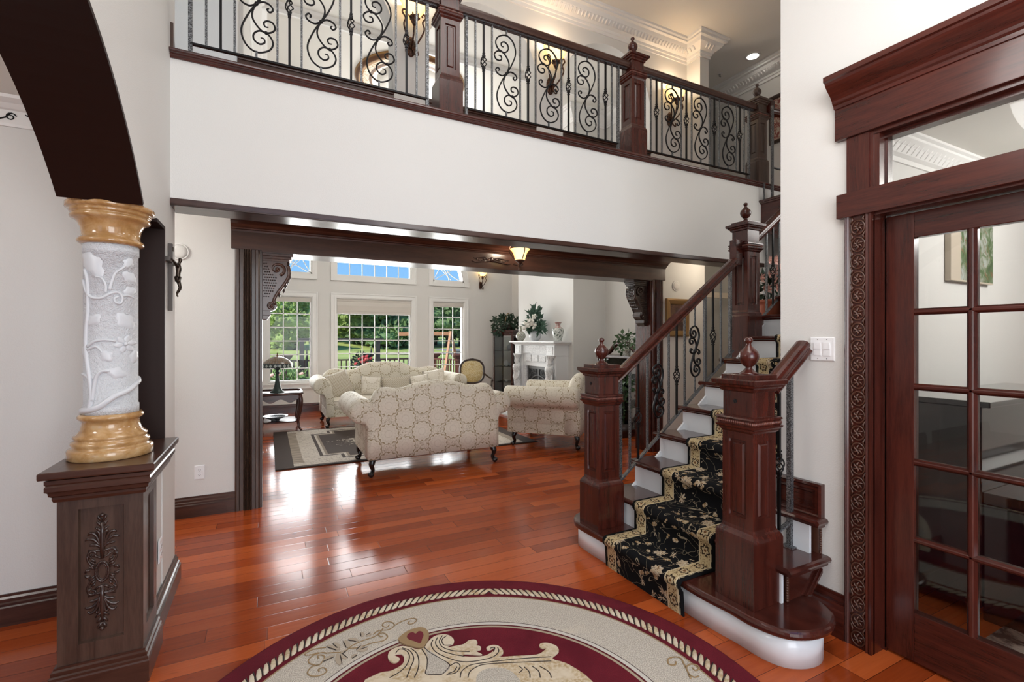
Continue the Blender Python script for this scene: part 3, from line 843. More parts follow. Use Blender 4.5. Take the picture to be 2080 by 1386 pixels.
# bracket under the second tread's near end, carved bead, wall skirt panel
b=MB(); b.prism([(2.235,.185),(2.235,.33),(2.488,.33),(2.488,.235),(2.46,.225),(2.40,.186)],1.455,1.475,'y')
b.prism([(2.36,.1865),(2.415,.1865),(2.488,.262),(2.488,.315)],1.443,1.455,'y'); b.prism([(2.385,.1865),(2.40,.1865),(2.488,.275),(2.488,.295)],1.436,1.444,'y'); b.build('bracket',M['mahogany_h'],st)
b=MB(); b.box(2.222,2.236,1.448,1.462,.186,.328)
for k in range(11): b.sphere((2.222,1.448,.194+.0125*k),.0075,7,5)
b.build('carved_bead',M['carved_wood'],st)
b=MB(); b.box(2.476,2.489,1.440,1.66,.37,.51); 
for k in range(11): b.sphere((2.478,1.441,.378+.0118*k),.006,7,5)
b.build('carved_bead',M['carved_wood'],st)
b=MB(); y0,y1=1.428,1.66; z0,z1=.548,.722
rects=[(y0,z0,y1,z1,0),(y0,z0,y1,z1,.030),(y0+.012,z0+.012,y1,z1-.012,.034),(y0+.020,z0+.018,y1,z1-.020,.026),(y0+.034,z0+.026,y1,z1-.034,.026),(y0+.040,z0+.03,y1,z1-.040,.016),(y0+.050,z0+.036,y1,z1-.050,.018),(y0+.058,z0+.042,y1,z1-.058,.008)]
rr=[[(2.49-d,a,c),(2.49-d,e,c),(2.49-d,e,f),(2.49-d,a,f)] for a,c,e,f,d in rects]
b.loft(rr,True,True,False); b.build('skirt_panel',M['mahogany_y'],st)
b=MB(); b.prism([(1.96,.12),(1.96+.1,0),(6.3,0),(6.3,1.7),(nx(9)+.05,9*RISE-.06),(2.1,.13)],2.742,2.757,'y'); b.build('stringer',M['riser_white'],st)
b=MB()
for k in range(3,10):
    pass
ust=thing('upper_staircase','dark wood upper stair flight tucked under the gallery end at the wall corner','staircase',(5.2,2.8,2.37))
for k,(y0,z) in enumerate(((2.60,2.56),(2.83,2.745),(3.06,2.93))):
    b=MB()
    b.prism([(y0+.28,z),(y0-.01,z),(y0-.02,z-.016),(y0-.01,z-.032),(y0+.28,z-.032)],4.655,6.35,'x')
    b.prism([(4.66,z),(4.635,z-.006),(4.628,z-.017),(4.635,z-.03),(4.645,z-.034),(4.65,z-.046),(4.70,z-.05),(4.70,z)],y0-.01,y0+.27,'y')
    b.build('tread',M['tread_wood'],ust)
    b=MB(); b.box(4.70,6.35,y0+.02,y0+.035,z-.185,z-.03); b.build('riser',M['riser_white'],ust)
b=MB(); b.prism([(3.329,2.885),(3.329,2.655),(3.28,2.628),(2.40,1.93),(2.35,1.93),(2.35,2.30),(2.60,2.51),(2.60,2.53),(2.84,2.53),(2.84,2.70),(3.06,2.70),(3.06,2.885)],4.665,4.70,'x')
b.prism([(3.329,2.66),(3.329,2.63),(3.28,2.60),(2.40,1.90),(2.35,1.90),(2.35,1.93),(3.27,2.645)],4.65,4.71,'x'); b.build('stringer',M['mahogany_y'],ust)
# runner ---------------------------------------------------------------------
m=Mat('runner_pile',(.01,.01,.01),.95,spec=.12)
uu,vv,_=m.xyz(m.coord('UV'))
W_=.644
eu=uu.min(W_-uu)
# scattered florets of the field
def florets(sc_,seed,rad,pet):
    p=m.vec(uu*sc_+seed,vv*sc_+seed*.7)
    d=m.voronoi(p,1.0,'F1','Distance',.75); ps=m.voronoi(p,1.0,'F1','Position',.75)
    px,py,_z=m.xyz(ps)
    dx=uu*sc_+seed-px; dy=vv*sc_+seed*.7-py
    th=dx.atan2(dy)
    h=((px*12.9+py*78.2).sin()*437.5).fract()
    edge=(th*pet+h*6.0).sin()*.055+(th*2.0+h*9.0).sin()*.06+rad+h*.07
    return d,edge,th,h
d1,e1,t1,h1=florets(8.6,3.1,.30,9.0)
d2,e2,t2,h2=florets(15.0,9.4,.23,2.0)
n=m.noise(m.vec(uu,vv),95,3,.6,1.0)
f1=(d1-e1).lt(0.0); f2=(d2-e2).lt(0.0)*h2.gt(.22)
vine=((m.noise(m.vec(uu,vv),6.0,1,.4,2.2)-.5).abs()).lt(.0065)
petal=m.mix(n.step(.42,.58),(.17,.085,.028),(.60,.53,.41))
petal=m.mix(((t1*4.0).sin()*.5+.5).step(.3,.6)*d1.gt(.08),petal,(.46,.36,.24))
petal=m.mix(n.step(.62,.66),petal,(.03,.02,.015))
petal2=m.mix(n.step(.45,.6),(.26,.15,.055),(.52,.45,.33))
blk=(.0060,.0062,.0072)
colf=m.mix(vine,blk,(.30,.25,.17))
colf=m.mix(f2,colf,petal2); colf=m.mix(f1,colf,petal)
# border
vb=(vv/.118); bu=(eu-.066)/.044; bv=(vb.fract()-.5)*2.0
rb=(bu*bu*.62+bv*bv*1.1).sqrt(); tb=bu.atan2(bv)
ros=rb.lt((tb*6.0).sin()*.10+.52); roi=rb.lt((tb*6.0).sin()*.07+.36); roc=rb.lt(.15)
nb=m.noise(m.vec(uu,vv),62,2,.5,1.8)
lea=nb.gt(.575)
bcol=m.mix(lea,(.50,.39,.22),(.12,.065,.025))
bcol=m.mix(ros,bcol,(.035,.022,.014)); bcol=m.mix(roi,bcol,(.48,.38,.23)); bcol=m.mix(roc,bcol,(.16,.075,.03))
inb=eu.gt(.030)*eu.lt(.104)
lin=(((eu-.029).abs()).lt(.0035)+((eu-.105).abs()).lt(.0035)).min(1.0)
dash=(vv*90.0).sin().gt(-.3)
lin2=((eu-.020).abs()).lt(.002)*dash
c0=m.mix(eu.gt(.104),blk,colf)
c0=m.mix(inb,c0,bcol); c0=m.mix(lin,c0,(.55,.46,.30)); c0=m.mix(lin2,c0,(.40,.33,.2))
c0=m.mix(eu.lt(.016),c0,blk)
m.set('Base Color',c0); m.bump(m.noise(m.vec(uu,vv),700,2,.5),.35,.003); M['runner']=m.m
ry0,ry1=1.82,2.464
T_=.011
path=[(nx(1)+.03-.012,0.0)]
for k in range(1,10):
    x=nx(k); z=RISE*k
    path+=[(x+.020-T_,z-.055),(x+.004-T_,z-.036),(x-T_,z-.018),(x-.004,z-.002),(x+.012,z+T_),(x+.05,z+T_),(nx(k+1)+.020-T_,z+T_+.001)]
path=[p for p in path if p[0]<4.2]
back=[]
for i,p in enumerate(path):
    a=Vector(path[max(0,i-1)]); c=Vector(path[min(len(path)-1,i+1)]); d=(c-a).normalized(); nrm=Vector((d.y,-d.x)); back.append((p[0]+nrm.x*T_*.9,p[1]+nrm.y*T_*.9))
# front surface = path, underside = back (towards the stair)
nY=13; vs=[];fs=[];uvs=[]
s=0; S_=[0]
for a,c in zip(path,path[1:]): s+=math.dist(a,c); S_.append(s)
for i,p in enumerate(path):
    for j in range(nY):
        y=ry0+(ry1-ry0)*j/(nY-1); vs.append((p[0],y,p[1])); uvs.append((y-ry0,S_[i]))
n1=len(vs)
for i,p in enumerate(back):
    for y in (ry0,ry1): vs.append((p[0],y,p[1])); uvs.append((0.0 if y==ry0 else W_,S_[i]))
for i in range(len(path)-1):
    for j in range(nY-1): fs.append((i*nY+j,i*nY+j+1,(i+1)*nY+j+1,(i+1)*nY+j))
    fs.append((i*nY,(i+1)*nY,n1+2*(i+1),n1+2*i)); fs.append((i*nY+nY-1,n1+2*i+1,n1+2*(i+1)+1,(i+1)*nY+nY-1))
me=bpy.data.meshes.new('stair_runner'); me.from_pydata(vs,[],fs); ul=me.uv_layers.new(name='UVMap')
for L_ in me.loops: ul.data[L_.index].uv=uvs[L_.vertex_index]
me.polygons.foreach_set('use_smooth',[True]*len(fs)); me.materials.append(M['runner'])
o=bpy.data.objects.new('stair_runner',me); COL.objects.link(o); tag(o,'black floral carpet runner with gold borders laid down the stairs','stair runner')
# ------------------------------------------------------------------ newel posts
def newel(label,cx,cy,z0,zp,zb,zc,wp,wb,finial=.18,group='newel posts',mat='mahogany',bot=0,loc_label=None):
    """zp plinth top, zb bead band centre, zc cap top, wp plinth width, wb body width"""
    t=thing('newel_post',label,'newel post',(cx,cy,z0))
    h=wp/2; hb=wb/2
    b=MB(); b.box(cx-h,cx+h,cy-h,cy+h,z0+bot,zp,.002)
    b.loft([[(cx+sx*q,cy+sy*q,z) for sx,sy in ((-1,-1),(1,-1),(1,1),(-1,1))] for q,z in ((h,zp),(h*.97,zp+.012),(hb+.012,zp+.026),(hb+.004,zp+.034),(hb,zp+.05))],True,True,False)
    b.build('plinth',M[mat],t)
    b=MB(); zt=zb-.035; za=zp+.05
    for ang in range(4):
        ux=Vector((math.cos(ang*PI/2),math.sin(ang*PI/2),0)); nn=Vector((ux.y,-ux.x,0))
        oo=Vector((cx,cy,za))-ux*hb+nn*hb
        b.panel(oo,ux,nn,wb,0,zt-za,wb*.22,.010,True,mz=.045)
    b.build('shaft',M[mat],t)
    b=MB()
    sq=lambda q,z:[(cx+sx*q,cy+sy*q,z) for sx,sy in ((-1,-1),(1,-1),(1,1),(-1,1))]
    b.loft([sq(hb,zb-.045),sq(hb+.010,zb-.034),sq(hb+.012,zb-.026),sq(hb+.022,zb-.018),sq(hb+.024,zb-.010),sq(hb+.016,zb-.006),sq(hb+.016,zb+.018),sq(hb+.022,zb+.022),sq(hb+.020,zb+.030),sq(hb+.002,zb+.034),sq(hb-.002,zb+.036)],True,True,False)
    b.build('band',M[mat],t)
    b=MB(); e=hb+.018; N=int(2*e/.011)
    for i in range(N):
        a=-e+2*e*(i+.5)/N
        for p in ((cx+a,cy-e),(cx-e,cy+a),(cx+e,cy+a),(cx+a,cy+e)): b.sphere((p[0],p[1],zb+.006),.0062,6,4,1,1,1.3)
    b.build('carved_bead',M['bead_wood'],t)
    b=MB(); b.box(cx-hb+.002,cx+hb-.002,cy-hb+.002,cy+hb-.002,zb+.035,zc-.05,.002)
    b.loft([sq(hb-.002,zc-.075),sq(hb+.008,zc-.07),sq(hb+.010,zc-.058),sq(hb+.022,zc-.050),sq(hb+.024,zc-.042),sq(hb+.036,zc-.036),sq(hb+.038,zc-.018),sq(hb+.034,zc-.014),sq(hb+.004,zc-.013),sq(hb+.004,zc+.006),sq(hb-.006,zc+.008)],True,True,False)
    b.build('cap',M[mat],t)
    b=MB(); k=finial/.18
    b.lathe([(r*k,zc+.007+z*k) for r,z in ((.044,0),(.044,.005),(.037,.009),(.024,.020),(.016,.030),(.015,.037),(.024,.041),(.026,.044),(.036,.056),(.044,.070),(.0475,.085),(.046,.098),(.041,.110),(.040,.112),(.034,.118),(.024,.129),(.015,.139),(.0115,.148),(.0115,.153),(.016,.157),(.0195,.164),(.0195,.171),(.015,.178),(.006,.182),(.001,.183))],(cx,cy,0),28)
    b.build('finial',M['mahogany' if mat=='mahogany' else mat],t)
    return t
newel('big newel post standing on the rounded starting step beside the wall',2.112,1.573,.185,.495,1.045,1.272,.215,.168)
newel('newel post at the far end of the bottom step beside the armchair',2.055,2.668,.185,.46,1.045,1.272,.215,.168)
for nw in [o for o in bpy.data.objects if o.name.startswith('newel_post')]:
    X,Y=nw.location.x,nw.location.y; b=MB(); b.sphere((X-.085,Y+.012,1.150),.006,8,6)
    for k in range(5): b.sphere((X-.0845,Y+.012+.007*math.cos(k*2*PI/5),1.150+.007*math.sin(k*2*PI/5)),.0042,6,4)
    b.build('stud',M['iron'],nw)
newel('tall newel post halfway up the stair flight below the balcony',3.705,2.79,1.296,1.652,2.245,2.462,.185,.155,.17)
NG=[(1.2015,3.432),(2.9985,3.432),(4.745,3.432)]
newel('gallery newel post cut by the top of the picture',NG[0][0],NG[0][1],3.11,3.359,3.862,4.058,.185,.145,.175)
newel('gallery newel post between two scrollwork railing bays with its ball finial showing',NG[1][0],NG[1][1],3.11,3.359,3.862,4.058,.185,.145,.175)
newel('gallery newel post at the end of the balcony by the wall corner',NG[2][0],NG[2][1],3.11,3.359,3.862,4.058,.165,.135,.165,mat='walnut')
# ------------------------------------------------------------------ iron railings
def mesh_of(b,name,mat,smooth=None):
    o=b.build(name,mat); me=o.data; bpy.data.objects.remove(o); return me
def put(name,me,parent,loc):
    o=bpy.data.objects.new(name,me); COL.objects.link(o); o.parent=parent; o.location=Vector(loc)-parent.location; return o
S1=[(0,0),(30,60),(55,140),(40,205),(0,235),(-45,215),(-62,180),(-55,150),(-37,131),(-10,128),(10,150),(8,178),(-12,192),(-30,180),(-28,162),(-15,160)]
S2=[(0,0),(14,40),(14,75),(-5,110),(-30,130),(-55,122),(-70,100),(-62,75),(-42,70),(-28,82),(-32,100),(-45,100)]
S3=[(0,0),(-25,-18),(-52,-10),(-62,10),(-50,25),(-40,15),(-47,7)]
def scroll_mesh(H,wk,r,name):
    """S-scroll ornament, H tall (world metres), centred on the origin in the x-z plane"""
    b=MB(); k=H/470.0
    for S in (S1,S2,S3):
        for s in (1,-1):
            pts=[(s*x*k*wk,0,s*z*k) for x,z in spline(S,5)]
            n=len(pts); b.tube(pts,[r*(1 if i<n*.85 else 1-.45*(i-n*.85)/(n*.15)) for i in range(n)],6,flat=((0,1,0),1.25))
    b.sphere((0,0,0),r*2.2,8,6)
    for s in (1,-1): b.sphere((s*-36*k*wk,0,s*130*k),r*1.9,8,6)
    return mesh_of(b,name,M['iron'])
def basket_mesh(H,zc,w=.0135):
    """square bar from z=0 to H with a twisted basket centred at zc"""
    b=MB(); hb=.046
    b.box(-w/2,w/2,-w/2,w/2,0,zc-hb); b.box(-w/2,w/2,-w/2,w/2,zc+hb,H)
    for q in range(4):
        pts=[]
        for i in range(13):
            t=i/12; a=q*PI/2+t*PI*1.15; rr=.003+.021*math.sin(PI*t)**.8
            pts.append((rr*math.cos(a),rr*math.sin(a),zc-hb+2*hb*t))
        b.tube(pts,.0042,5)
    for s in (-1,1):
        b.box(-w*.85,w*.85,-w*.85,w*.85,zc+s*hb-.010,zc+s*hb+.010,.003); b.box(-w*.7,w*.7,-w*.7,w*.7,zc+s*(hb+.022)-.004,zc+s*(hb+.022)+.004)
    return mesh_of(b,'basket_baluster',M['iron'])
def bar_mesh(H,w=.0125):
    b=MB(); b.box(-w/2,w/2,-w/2,w/2,0,H); return mesh_of(b,'baluster',M['iron_bar'])
ZB,ZT=3.225,3.918
g_bar=bar_mesh(ZT-ZB); g_post=bar_mesh(ZT-3.11,.022); g_bask=basket_mesh(ZT-ZB,.385); g_scr=scroll_mesh(.611,1.16,.0058,'scroll_ornament')
b=MB(); b.box(-.006,.006,-.006,.006,0,.045); g_stub=mesh_of(b,'stub',M['iron_bar'])
YG=3.42
RP=[(-.032,.0),(-.034,.012),(-.026,.018),(-.028,.026),(-.034,.036),(-.034,.050),(-.026,.060),(-.012,.064),(.012,.064),(.026,.060),(.034,.050),(.034,.036),(.028,.026),(.026,.018),(.034,.012),(.032,0)]
def gallery_bay(label,xa,xb,items,xl=None,xr=None):
    t=thing('gallery_railing',label,'railing',((xa+xb)/2,YG,3.11),0)
    b=MB(); b.prism([(YG+y,3.926+z) for y,z in RP],xl if xl is not None else xa,xr if xr is not None else xb,'x'); b.build('handrail',M['walnut_h'],t)
    b=MB(); b.box(xa+.01,xb-.01,YG-.014,YG+.014,ZT-.002,3.927); b.build('top_bar',M['iron_bar'],t)
    b=MB(); b.box(items[0][1],items[-1][1],YG-.011,YG+.011,ZB-.012,ZB); b.build('bottom_bar',M['iron'],t)
    for kind,x in items:
        if kind=='p': put('post',g_post,t,(x,YG,3.11))
        elif kind=='b': put('baluster',g_bar,t,(x,YG,ZB))
        elif kind=='k': put('basket_baluster',g_bask,t,(x,YG,ZB))
        else:
            o=put('scroll_panel',g_scr,t,(x,YG,3.5685))
            for z,h in ((3.874,1),(ZB-.001,1)):
                q=bpy.data.objects.new('stub',g_stub); COL.objects.link(q); q.parent=o; q.location=(0,0,z-3.5685)
L=[('p',-.414),('b',-.334),('k',-.259),('b',-.185),('s',-.066),('b',.053),('k',.123),('b',.195),('s',.314),('b',.434),('k',.506),('b',.574),('s',.694),('b',.812),('k',.889),('b',.963),('p',1.042)]
C_=[('p',1.35),('b',1.425),('k',1.495),('b',1.566),('s',1.692),('b',1.816),('k',1.89),('b',1.96),('s',2.087),('b',2.212),('k',2.284),('b',2.354),('s',2.479),('b',2.599),('k',2.677),('b',2.746),('p',2.817)]
D_=[('p',3.126),('b',3.208),('k',3.28),('b',3.347),('s',3.484),('b',3.60),('k',3.67),('b',3.742),('s',3.869),('b',3.992),('k',4.064),('b',4.133),('s',4.269),('b',4.389),('k',4.448),('b',4.514),('p',4.593)]
gallery_bay('left bay of the wrought iron gallery railing reaching the left wall',-.43,1.12,L,-.5,1.129)
gallery_bay('middle bay of the wrought iron gallery railing between two newel posts',1.28,2.92,C_,1.274,2.926)
gallery_bay('right bay of the wrought iron gallery railing ending at the wall corner',3.07,4.67,D_,3.071,4.677)
b=MB(); b.prism([(3.33+0,3.11),(3.40,3.11),(3.40,3.12),(3.385,3.16),(3.365,3.19),(3.36,3.22),(3.345,3.235),(3.338,3.26),(3.33,3.27)],-.5,-.485,'x'); o=b.build('end_block',M['walnut']); tag(o,'small dark moulded end block of the gallery edge against the left wall','end block')
# sloped railing along the far side of the flight
def rail_sweep(b,a,c,prof):
    """sweep (offset, up) profile from a to c (rail slope in the x-z plane)"""
    a=Vector(a); c=Vector(c); d=(c-a).normalized(); side=Vector((-d.y,d.x,0)).normalized(); up=d.cross(side); up=-up if up.z<0 else up
    b.loft([[tuple(p+side*o+up*z) for o,z in prof] for p in (a,c)],True,True,False)
RPS=[(-.030,-.032),(-.034,-.024),(-.026,-.016),(-.027,-.006),(-.035,.004),(-.036,.018),(-.028,.028),(-.012,.033),(.012,.033),(.028,.028),(.036,.018),(.035,.004),(.027,-.006),(.026,-.016),(.034,-.024),(.030,-.032)]
t=thing('stair_railing','sloping mahogany handrail with scrollwork iron balusters between the two far newel posts','railing',(2.9,2.74,.44))
A=(2.135,2.715,1.115); Bq=(3.60,2.785,2.155)
def onrail(x,dz=0): 
    k=(x-A[0])/(Bq[0]-A[0]); return (x,A[1]+k*(Bq[1]-A[1]),A[2]+k*(Bq[2]-A[2])+dz)
b=MB(); rail_sweep(b,A,onrail(3.555),RPS); b.box(3.535,3.615,2.752,2.818,2.085,2.30,.004); b.build('handrail',M['mahogany_h'],t)
b=MB(); b.bar(onrail(2.16,-.042),onrail(3.55,-.042),.022,.008); b.build('top_bar',M['iron_bar'],t)
lowz=lambda x:.44+(x-2.27)*.728
yat=lambda x:onrail(x)[1]
b=MB(); b.bar((2.20,yat(2.2),lowz(2.20)),(3.53,yat(3.53),lowz(3.53)),.024,.014); b.build('bottom_bar',M['iron_bar'],t)
xs=[2.262,2.355,2.437,2.53,2.645,2.757,2.845,2.935,3.055,3.175,3.275,3.375,3.495]; kinds='pbkbsbkbspkbp'
for kx,x in zip(kinds,xs):
    y=yat(x); z0=lowz(x); z1=onrail(x,-.04)[2]
    if kx=='p':
        w=.022; zz=z0-.25 if x>3.4 else z0-.02
        b=MB(); b.box(x-w/2,x+w/2,y-w/2,y+w/2,zz if x<3.4 else RISE*7,z1); b.build('post',M['iron_bar'],t)
    elif kx=='b':
        b=MB(); b.box(x-.007,x+.007,y-.007,y+.007,z0,z1); b.build('baluster',M['iron_bar'],t)
    elif kx=='k':
        put('basket_baluster',basket_mesh(z1-z0,(z1-z0)*.43),t,(x,y,z0))
    else:
        zc=(z0+z1)/2-.015; o=put('scroll_panel',scroll_mesh(.405,.98,.0075,'scroll_ornament'),t,(x,y,zc))
        b=MB(); b.box(x-.006,x+.006,y-.006,y+.006,z0,zc-.2); b.build('stub',M['iron_bar'],o)
        b=MB(); b.box(x-.006,x+.006,y-.006,y+.006,zc+.2,z1); b.build('stub',M['iron_bar'],o)
# the part of the flight above the tall newel
t=thing('upper_stair_railing','short sloping iron railing above the tall newel post in front of pink flowers','railing',(4.1,2.79,1.66))
b=MB(); rail_sweep(b,(3.77,2.79,2.295),(5.2,2.79,3.36),RPS); b.build('handrail',M['mahogany_h'],t)
b=MB(); b.bar((3.80,2.79,1.555),(5.2,2.79,2.62),.022,.012); b.build('bottom_bar',M['iron_bar'],t)
for kx,x in (('b',3.985),('k',4.075),('b',4.165),('s',4.29),('b',4.40)):
    z0=1.555+(x-3.80)*.76; z1=2.26+(x-3.77)*.745
    if kx=='b': b=MB(); b.box(x-.007,x+.007,2.783,2.797,z0,z1); b.build('baluster',M['iron_bar'],t)
    elif kx=='k': put('basket_baluster',basket_mesh(z1-z0,(z1-z0)*.43),t,(x,2.79,z0))
    else: put('scroll_panel',scroll_mesh(.405,.98,.0075,'scroll_ornament'),t,(x,2.79,(z0+z1)/2))
# near side: short rail from the big newel to the wall end
t=thing('short_stair_railing','short dark handrail with iron posts between the big newel post and the wall','railing',(2.35,1.52,.37))
b=MB(); a0=(2.195,1.515,1.215); a1_=(2.462,1.515,1.415); rail_sweep(b,a0,a1_,[(o*1.0,z*1.15) for o,z in RPS]); b.build('handrail',M['mahogany_h'],t)
b=MB(); b.box(2.412,2.436,1.553,1.577,.372,1.352); b.box(2.395,2.452,1.535,1.595,.370,.378); b.build('post',M['iron_bar'],t)
b=MB(); b.bar((2.215,1.565,.43),(2.424,1.565,.50),.022,.012); b.build('bottom_bar',M['iron_bar'],t)
b=MB(); b.box(2.222,2.236,1.555,1.569,.42,1.18); b.build('baluster',M['iron_bar'],t)
put('basket_baluster',basket_mesh(.80,.34),t,(2.335,1.565,.47))
# railing that goes down from the end of the gallery
t=thing('descending_railing','iron railing going down from the gallery end beside the wall corner','railing',(5.0,3.3,2.93))
b=MB(); b.box(4.83,4.90,3.33,3.40,3.86,4.04,.006); rail_sweep(b,(4.86,3.36,3.93),(5.9,2.9,3.72),RPS); b.build('handrail',M['mahogany_h'],t)
b=MB(); b.box(4.735,4.757,3.246,3.268,2.931,3.92); b.build('post',M['iron_bar'],t)
b=MB(); b.box(4.633,4.647,3.27,3.284,2.9,3.09); b.build('baluster',M['iron_bar'],t)
b=MB(); b.bar((4.745,3.257,3.27),(5.9,2.9,3.05),.02,.012); b.build('bottom_bar',M['iron_bar'],t)
for i,x in enumerate((4.84,4.93,5.02)):
    y=3.25-(x-4.745)*.3; z0=3.27-(x-4.745)*.19
    if i==1: put('basket_baluster',basket_mesh(.66,.3),t,(x,y,z0))
    else: b=MB(); b.box(x-.007,x+.007,y-.007,y+.007,z0,z0+.66); b.build('baluster',M['iron_bar'],t)
# ------------------------------------------------------------------ pedestal, column, crucifix
pd=thing('pedestal','dark panelled pedestal with carved scrollwork under the marble column','pedestal',(-.613,2.66,0))
x0,x1,y0,y1=-.753,-.474,2.53,2.80
b=MB(); b.box(x0+.016,x1-.016,y0+.016,y1-.001,.13,.835)
b.panel((x0,y0,.135),(1,0,0),(0,-1,0),x1-x0,0,.70,.066,.014,False,mz=.075)
b.panel((x1,y0,.135),(0,1,0),(1,0,0),y1-y0,0,.70,.060,.014,False,mz=.075)
b.panel((x0,y1,.135),(0,-1,0),(-1,0,0),y1-y0,0,.70,.060,.014,False,mz=.075)
b.build('body',M['walnut'],pd)
b=MB(); pp=[(0,0),(.024,0),(.024,.088),(.021,.094),(.021,.104),(.015,.109),(.015,.124),(.008,.130),(.008,.138),(0,.138)]
sweep(b,pp,[(x0,y1),(x0,y0),(x1,y0),(x1,y1)][::-1] if False else [(x0,y1),(x0,y0),(x1,y0),(x1,y1)])
b.build('base_moulding',M['walnut_h'],pd)
b=MB(); cp=[(0,.80),(.008,.80),(.012,.812),(.012,.822),(.020,.828),(.022,.842),(.030,.848),(.030,.866),(.026,.872),(.030,.878),(.030,.892),(.010,.895),(.044,.899),(.046,.904),(.046,.924),(.042,.928),(0,.928)]
sweep(b,cp,[(x0-.0,3.10),(x0,y0),(x1,y0),(x1,3.10)])
b.box(x0,x1,y0,3.106,.86,.9278)
b.build('cap',M['walnut_h'],pd)
# carved applique on the front
b=MB(); cx=-.6135; yf=y0+.018; zc=.487
def ap(pts,r): b.tube([(cx+x,yf-.006-d,zc+z) for x,z,d in [(p[0],p[1],0.0) for p in pts]],r,6)
b.tube([(cx+.021*math.cos(2*PI*i/26),yf-.006,zc+.040*math.sin(2*PI*i/26)) for i in range(26)],.0055,6,True)
b.tube([(cx+.015*math.cos(2*PI*i/22),yf-.006,zc+.032*math.sin(2*PI*i/22)) for i in range(22)],.0028,5,True)
for i in range(24): b.sphere((cx+.0215*math.cos(2*PI*i/24),yf-.010,zc+.041*math.sin(2*PI*i/24)),.0028,6,4)
for sz in (1,-1):
    for sx_ in (1,-1):
        sp=[(sx_*(.030+(.017-.0010*k)*math.cos(k*.5-1.0)),sz*(.078+(.016-.00095*k)*math.sin(k*.5-1.0))) for k in range(15)]
        ap(sp,[.0052-.0001*k for k in range(15)])
        ap(spline([(sx_*.036,sz*.062),(sx_*.048,sz*.072),(sx_*.046,sz*.052),(sx_*.036,sz*.032),(sx_*.030,sz*.016)],4),[.004]*17)
        for k in range(4):
            ap([(sx_*(.034+.003*k),sz*(.056-.010*k)),(sx_*(.026+.002*k),sz*(.050-.010*k)),(sx_*.022,sz*(.040-.010*k))],[.0045,.004,.0015])
        ap([(sx_*.038,sz*.012),(sx_*.050,sz*.014),(sx_*.054,sz*.004)],[.005,.006,.004])
        ap([(sx_*.024,sz*.070),(sx_*.010,sz*.060),(0,sz*.058)],[.005,.004,.003])
        # acanthus plumes
        for a,ln,zz in ((.95,.062,.108),(.65,.070,.112),(.35,.052,.122),(1.25,.040,.104)):
            dx=math.sin(a)*ln; dz=math.cos(a)*ln
            ap(spline([(sx_*.006,sz*zz),(sx_*dx*.5,sz*(zz+dz*.75)),(sx_*dx*.9,sz*(zz+dz*.95)),(sx_*dx*1.08,sz*(zz+dz*.78))],4),[.0055]*4+[.006]*4+[.005,.0045,.004,.0035,.003])
    ap([(0,sz*.055),(0,sz*.10),(0,sz*.16),(0,sz*.205)],[.006,.010,.009,.006])
    for k in range(3):
        for sx_ in (1,-1): ap([(0,sz*(.165+.022*k)),(sx_*.012,sz*(.178+.024*k)),(sx_*(.022-.005*k),sz*(.186+.024*k))],[.006,.0055,.003])
    ap([(-.045,sz*.094),(0,sz*.086),(.045,sz*.094)],[.004,.005,.004])
    b.sphere((cx,yf-.008,zc+sz*.235),.009,8,6)
b.build('carved_scrollwork',M['carved_dark'],pd)
# column -------------------------------------------------------------------
ccx,ccy=-.632,2.752
cl=thing('column','white relief-carved column with gold marble base and capital on the dark pedestal','column',(ccx,ccy,.928))
b=MB(); b.lathe([(.148,.928),(.153,.932),(.153,.966),(.148,.972),(.136,.975),(.136,.984),(.141,.992),(.139,1.002),(.131,1.006),(.128,1.014),(.133,1.020),(.130,1.028),(.118,1.036),(.108,1.052),(.103,1.076),(.104,1.092),(.112,1.096),(.118,1.104),(.118,1.112),(.112,1.120),(.098,1.122)],(ccx,ccy,0),48); b.build('base',M['gold_marble'],cl)
b=MB(); b.lathe([(.096,1.870),(.108,1.872),(.118,1.878),(.120,1.886),(.116,1.895),(.106,1.899),(.104,1.918),(.108,1.945),(.118,1.968),(.128,1.978),(.140,1.983),(.143,1.991),(.140,1.999),(.134,2.002),(.141,2.006),(.146,2.013),(.143,2.019),(.150,2.023),(.158,2.026),(.158,2.046),(.154,2.049),(.10,2.049)],(ccx,ccy,0),48); b.build('capital',M['gold_marble'],cl)
b=MB(); b.lathe([(.100,1.118),(.100,1.158),(.0965,1.160),(.0965,1.828),(.100,1.830),(.100,1.874)],(ccx,ccy,0),64); sh=b.build('shaft',M['white_marble'],cl)
b=MB(); R0=.0965; F0=math.atan2(-ccy,-ccx) if False else math.atan2(-ccy,.632)
def onshaft(sx_,z,r=R0): 
    a=F0+math.asin(max(-1.0,min(1.0,sx_*.985))) if abs(sx_)<=1 else F0+(PI/2+(abs(sx_)-1)*1.2)*(1 if sx_>0 else -1)
    return (ccx+r*math.cos(a),ccy+r*math.sin(a),z)
def lo(x,y): return ((x-425)/222,1.45-((620+y/4.076)-690)*.002232)
def hi(x,y): return ((x-610)/322,1.45-((380+y/5.776)-690)*.002232)
def vine(pts,r): 
    P=spline(pts,5); n=len(P); b.tube([onshaft(p[0],p[1],R0+.001) for p in P],[r*1.25*(1-.35*i/n) for i in range(n)],7)
vine([lo(150,880),lo(215,852),lo(330,818),lo(450,740),lo(560,700),lo(640,640),lo(690,610)],.0125)
vine([lo(255,830),lo(272,740),lo(262,610),lo(242,480),lo(230,350),lo(233,200),lo(245,60),hi(345,1150),hi(312,1000)],.0085)
vine([lo(275,770),lo(292,660),lo(312,575),lo(350,538),lo(412,536)],.0075)
vine([lo(240,340),lo(300,298),lo(380,288),lo(460,300)],.0055)
vine([lo(243,365),lo(300,340),lo(335,362),lo(350,385)],.005)
